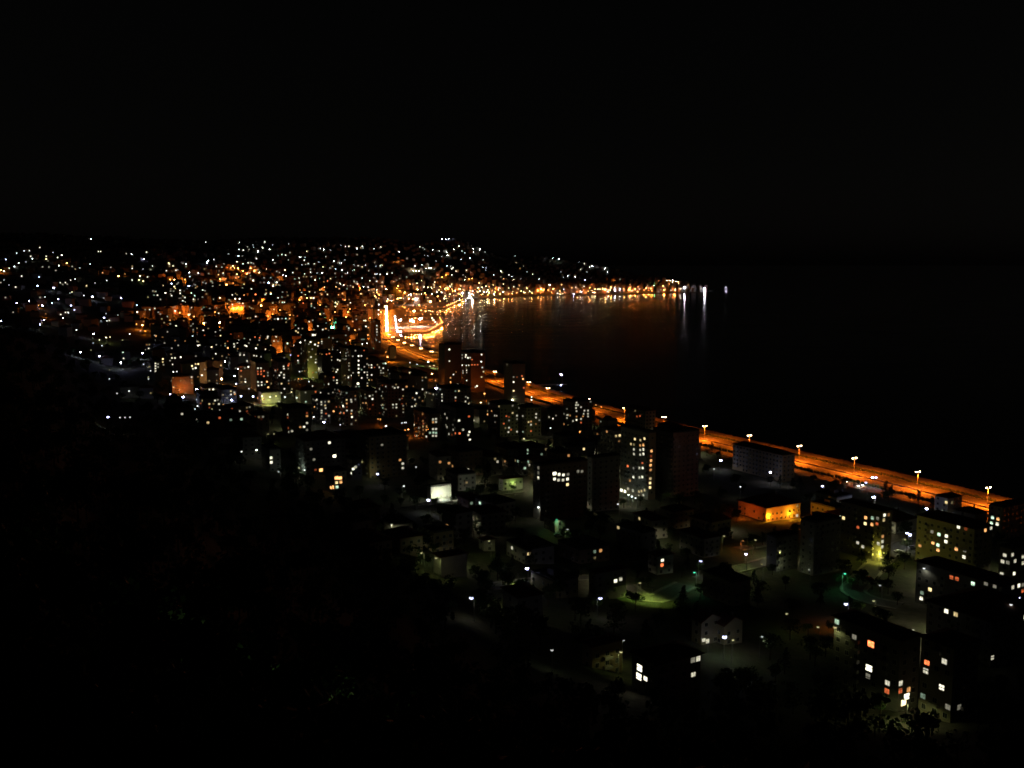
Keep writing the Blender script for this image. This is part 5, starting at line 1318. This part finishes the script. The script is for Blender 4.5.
for a_ in (
    (441, 499, 2.5, 4.0, 8500, (.95, 1, .72), 'small floodlight before the brilliantly lit white wall'),
    (447, 499, 2.5, 4.0, 8500, (.95, 1, .72), 'second floodlight before the brilliantly lit white wall'),
    (769.5, 521, 3, 3.0, 8000, (1, .36, .015), 'sodium floodlight at the corner of the orange-lit building'),
    (744, 518, 2, 3.0, 5000, (1, .14, .01), 'dull red-orange floodlight at the far end of the orange-lit building'),
    (793, 519, 3, 2.5, 12000, (1, .36, .015), 'sodium floodlight at the bright end of the orange-lit building'),
    (782, 521, 3, 4.0, 5000, (1, .2, .01), 'sodium floodlight midway along the orange-lit building'),
    (879, 562, 4, 3.0, 6000, (.95, .9, .12), 'floodlight at the foot of the yellow-lit wall'),
    (183, 393, 5, 9.0, 5500, (1, .22, .02), 'sodium floodlight before the orange-lit box building'),
    (176, 394, 5, 6.0, 3500, (1, .22, .02), 'sodium floodlight at the end of the orange-lit box building'),
    (904, 706, 1.6, 3.4, 24000, (.85, 1, .2), 'entrance floodlight of the big dark block'),
    (896, 706, 3, 2.0, 500, (1, .9, .5), 'small floodlight on the side of the big dark block'),
    (628, 499, 3, 3.0, 900, (.75, 1, .95), 'shopfront floodlight at the foot of the tall tower'),
    (622, 497, 3, 3.0, 900, (.75, 1, .95), 'second shopfront floodlight at the foot of the tall tower'),
    (672, 505, 3, 6.0, 900, (.9, .9, .55), 'garden floodlight under the trees of the unlit tower'),
    (559, 530, 3, 3.0, 3000, (.75, 1, .25), 'floodlight before the green-yellow house wall'),
    (421, 562, 3, 2.0, 900, (.8, 1, .45), 'courtyard floodlight beside the small pale house'),
    (453, 578, 3, 9.0, 170, (.95, .85, .45), 'weak floodlight facing the blank wall of the small house'),
    (620, 664, 3, 2.5, 500, (.95, .9, .2), 'floodlight on the yellow-lit end wall'),
    (784, 570, 3, 7.0, 350, (.8, .9, .5), 'weak floodlight facing the dim greenish wall'),
    (708, 648, 3, 6.0, 110, (.85, .85, .35), 'weak floodlight before the left gable'),
    (733, 646, 3, 5.0, 110, (.85, .85, .35), 'weak floodlight before the right gable'),
    (788, 485, 3, 8.0, 400, (.85, .85, .7), 'floodlight on the pale end wall by the road'),
    (640, 598, 6, 1.0, 9000, (.62, 1, .12), 'green-tinted lamp over the forked street'),
    (652, 602, 6, 1.0, 7000, (.72, 1, .2), 'green-tinted lamp at the fork of the street'),
    (745, 569, 6, 1.0, 3500, (.75, 1, .15), 'lamp over the curved green-lit street'),
    (518, 584, 5, 1.0, 3500, (.75, 1, .15), 'lamp over the lane under the brilliant hillside lamp'),
    (252, 722, 4, 3.0, 1300, (.6, .9, .3), 'very weak lamp among trees on the near slope'),
    (326, 748, 3, 2.0, 900, (.6, .9, .3), 'very weak lamp on the near slope beside a lit patch'),
    (900, 552, 5, 2.0, 2500, (.95, .95, .5), 'lamp over the parked cars'),
    (514, 490, 4, 2.0, 1100, (.65, 1, .2), 'lamp in the green-lit yard'),
    (371, 478, 4, 4.0, 650, (.9, .9, .4), 'floodlight at the pale left edge of the wide block'),
    (300, 472, 3, 3.0, 1100, (.8, 1, .8), 'floodlight at the pale corner of the big dark block'),
    (530, 440, 4, 4.0, 2200, (.95, 1, .35), 'floodlight under the block lit yellow at its foot'),
    (414, 305, 8, 40.0, 120000, (1, .8, .7), 'floodlight before the tall white building'),
    (512, 403, 4, 8.0, 5000, (1, .95, .5), 'floodlight at the foot of the slim seaside tower'),
    (478, 392, 8, 15.0, 5000, (1, .2, .015), 'sodium floodlight beside the two seaside towers'),
    (308, 378, 6, 9.0, 5000, (.8, 1, .25), 'floodlight before the yellow-green lit wall'),
    (268, 405, 3, 5.0, 14000, (.95, 1, .25), 'lamp over the yellow-lit square'),
    (236, 312, 8, 30.0, 30000, (1, .2, .012), 'sodium floodlight before the wide orange-lit building'),
    (430, 368, 8, 10.0, 20000, (.7, 1, .3), 'greenish floodlight beside the shore road bend'),
    ):
    wall_wash(*a_)

# ------------------------------------------------------------------ labels that single out one thing
LAND = [('the tower with orange window column', 650, 466), ('the two brilliant harbour floodlights', 695, 289), ('the orange-lit waterside park', 418, 324), ('the orange-lit low building', 769, 514), ('the brilliantly lit white wall', 441, 492),
        ('the green beacon light', 332, 327), ('the orange-lit box building', 182, 385), ('the pair of gabled houses', 720, 632), ('the yellow-lit wall', 878, 555), ('the three hilltop lights', 446, 239), ('the block with red-lit grid', 261, 373),
        ('the wide slab block', 561, 490), ('the slim seaside tower', 513, 384), ('the floodlit monument', 470, 295), ('the yellow-lit square', 268, 398), ('the block with orange window grid', 427, 427), ('the wide pale-edged block', 388, 458),
        ('the big dark corner block', 890, 665), ('the forked green street', 650, 595), ('the brilliant blue-white hillside lamp', 527, 568)]
ORD = ['first', 'second', 'third', 'fourth', 'fifth', 'sixth', 'seventh', 'eighth', 'ninth', 'tenth', 'eleventh', 'twelfth', 'thirteenth', 'fourteenth', 'fifteenth', 'sixteenth', 'seventeenth', 'eighteenth', 'nineteenth', 'twentieth']
ORD += ['twenty-' + t for t in ORD[:9]] + ['thirtieth'] + ['thirty-' + t for t in ORD[:9]] + ['fortieth'] + ['forty-' + t for t in ORD[:9]] + ['fiftieth'] + ['fifty-' + t for t in ORD[:9]] + ['sixtieth'] + ['sixty-' + t for t in ORD[:9]] + ['seventieth'] + ['seventy-' + t for t in ORD[:9]]
bucket = {}
used = {}
heroes_desc = {}
bpy.context.view_layer.update()
shore_i = 0
for t in THINGS:
    root, cat, desc = t
    p = root.matrix_world.translation; q = proj((p[0], p[1], p[2] + (3 if cat in ('building', 'tree') else 7)))
    if cat == 'shorelamp':
        shore_i += 1
        inview = max(0, shore_i - 2)
        root['label'] = desc + (', outside the right edge' if shore_i <= 2 else ', %s one counted from the right edge' % ORD[min(inview, 79) - 1]); continue
    if q is None: q = (0, 0)
    best = min(LAND, key=lambda L: math.hypot(L[1] - q[0], (L[2] - q[1]) * 1.3))
    dx, dy = q[0] - best[1], q[1] - best[2]
    dr = ('right of' if dx > 0 else 'left of') if abs(dx) > abs(dy) * 1.1 else ('below' if dy > 0 else 'above')
    bucket.setdefault((cat, desc, best[0], dr), []).append((math.hypot(dx, dy), t))
hset = {}
for o in BLD[:NH]: hset[o.hero] = hset.get(o.hero, 0) + 1
for (cat, desc, lm, dr), L in bucket.items():
    L.sort(key=lambda a: a[0])
    for i, (d_, t) in enumerate(L):
        if desc in hset: t[0]['label'] = desc; continue
        if len(L) == 1: t[0]['label'] = '%s, %s %s' % (desc, dr, lm)
        else: t[0]['label'] = '%s, %s such %s %s' % (desc, ORD[min(i, 79)], dr, lm)

# ------------------------------------------------------------------ night sky, camera, render
w = bpy.data.worlds.new('World'); scene.world = w; w.use_nodes = True
nt = w.node_tree; bg = nt.nodes['Background']; sky = nt.nodes.new('ShaderNodeTexSky'); sky.sky_type = 'NISHITA'; sky.sun_disc = False
sky.sun_elevation = math.radians(1.0); sky.sun_rotation = math.radians(90); sky.air_density = 1.0; sky.dust_density = 1.0
hs = nt.nodes.new('ShaderNodeHueSaturation'); hs.inputs['Saturation'].default_value = .25
nt.links.new(sky.outputs[0], hs.inputs['Color']); nt.links.new(hs.outputs[0], bg.inputs['Color']); bg.inputs['Strength'].default_value = SKY if 'SKY' in globals() else .0012
cam = bpy.data.cameras.new('camera'); co = bpy.data.objects.new('camera', cam); COL.objects.link(co); scene.camera = co
co.location = (0, 0, H); co.rotation_euler = (math.pi / 2 - PITCH, 0, 0); cam.sensor_width = 36; cam.lens = F / 1024 * 36; cam.clip_start = .5; cam.clip_end = 60000
vs_ = scene.view_settings; vs_.view_transform = 'Standard'; vs_.look = 'None'; vs_.exposure = 0; vs_.gamma = 1
scene.render.engine = 'CYCLES'
cy_ = scene.cycles
cy_.use_adaptive_sampling = False; cy_.max_bounces = 3; cy_.diffuse_bounces = 1; cy_.glossy_bounces = 2; cy_.transmission_bounces = 1; cy_.sample_clamp_indirect = .6
cy_.use_light_tree = True; cy_.caustics_reflective = False; cy_.caustics_refractive = False; cy_.blur_glossy = 1.0
cy_.pixel_filter_type = 'BLACKMAN_HARRIS'; cy_.filter_width = 1.8
cy_.use_denoising = True
print('buildings', len(BLD), 'solo', len(SOLO), 'lamps', len(LAMPD), 'lights', LIGHTN, 'win', NWIN, 'extra', len(EXTRA), 'woods', nt_, 'objs', len(bpy.data.objects))
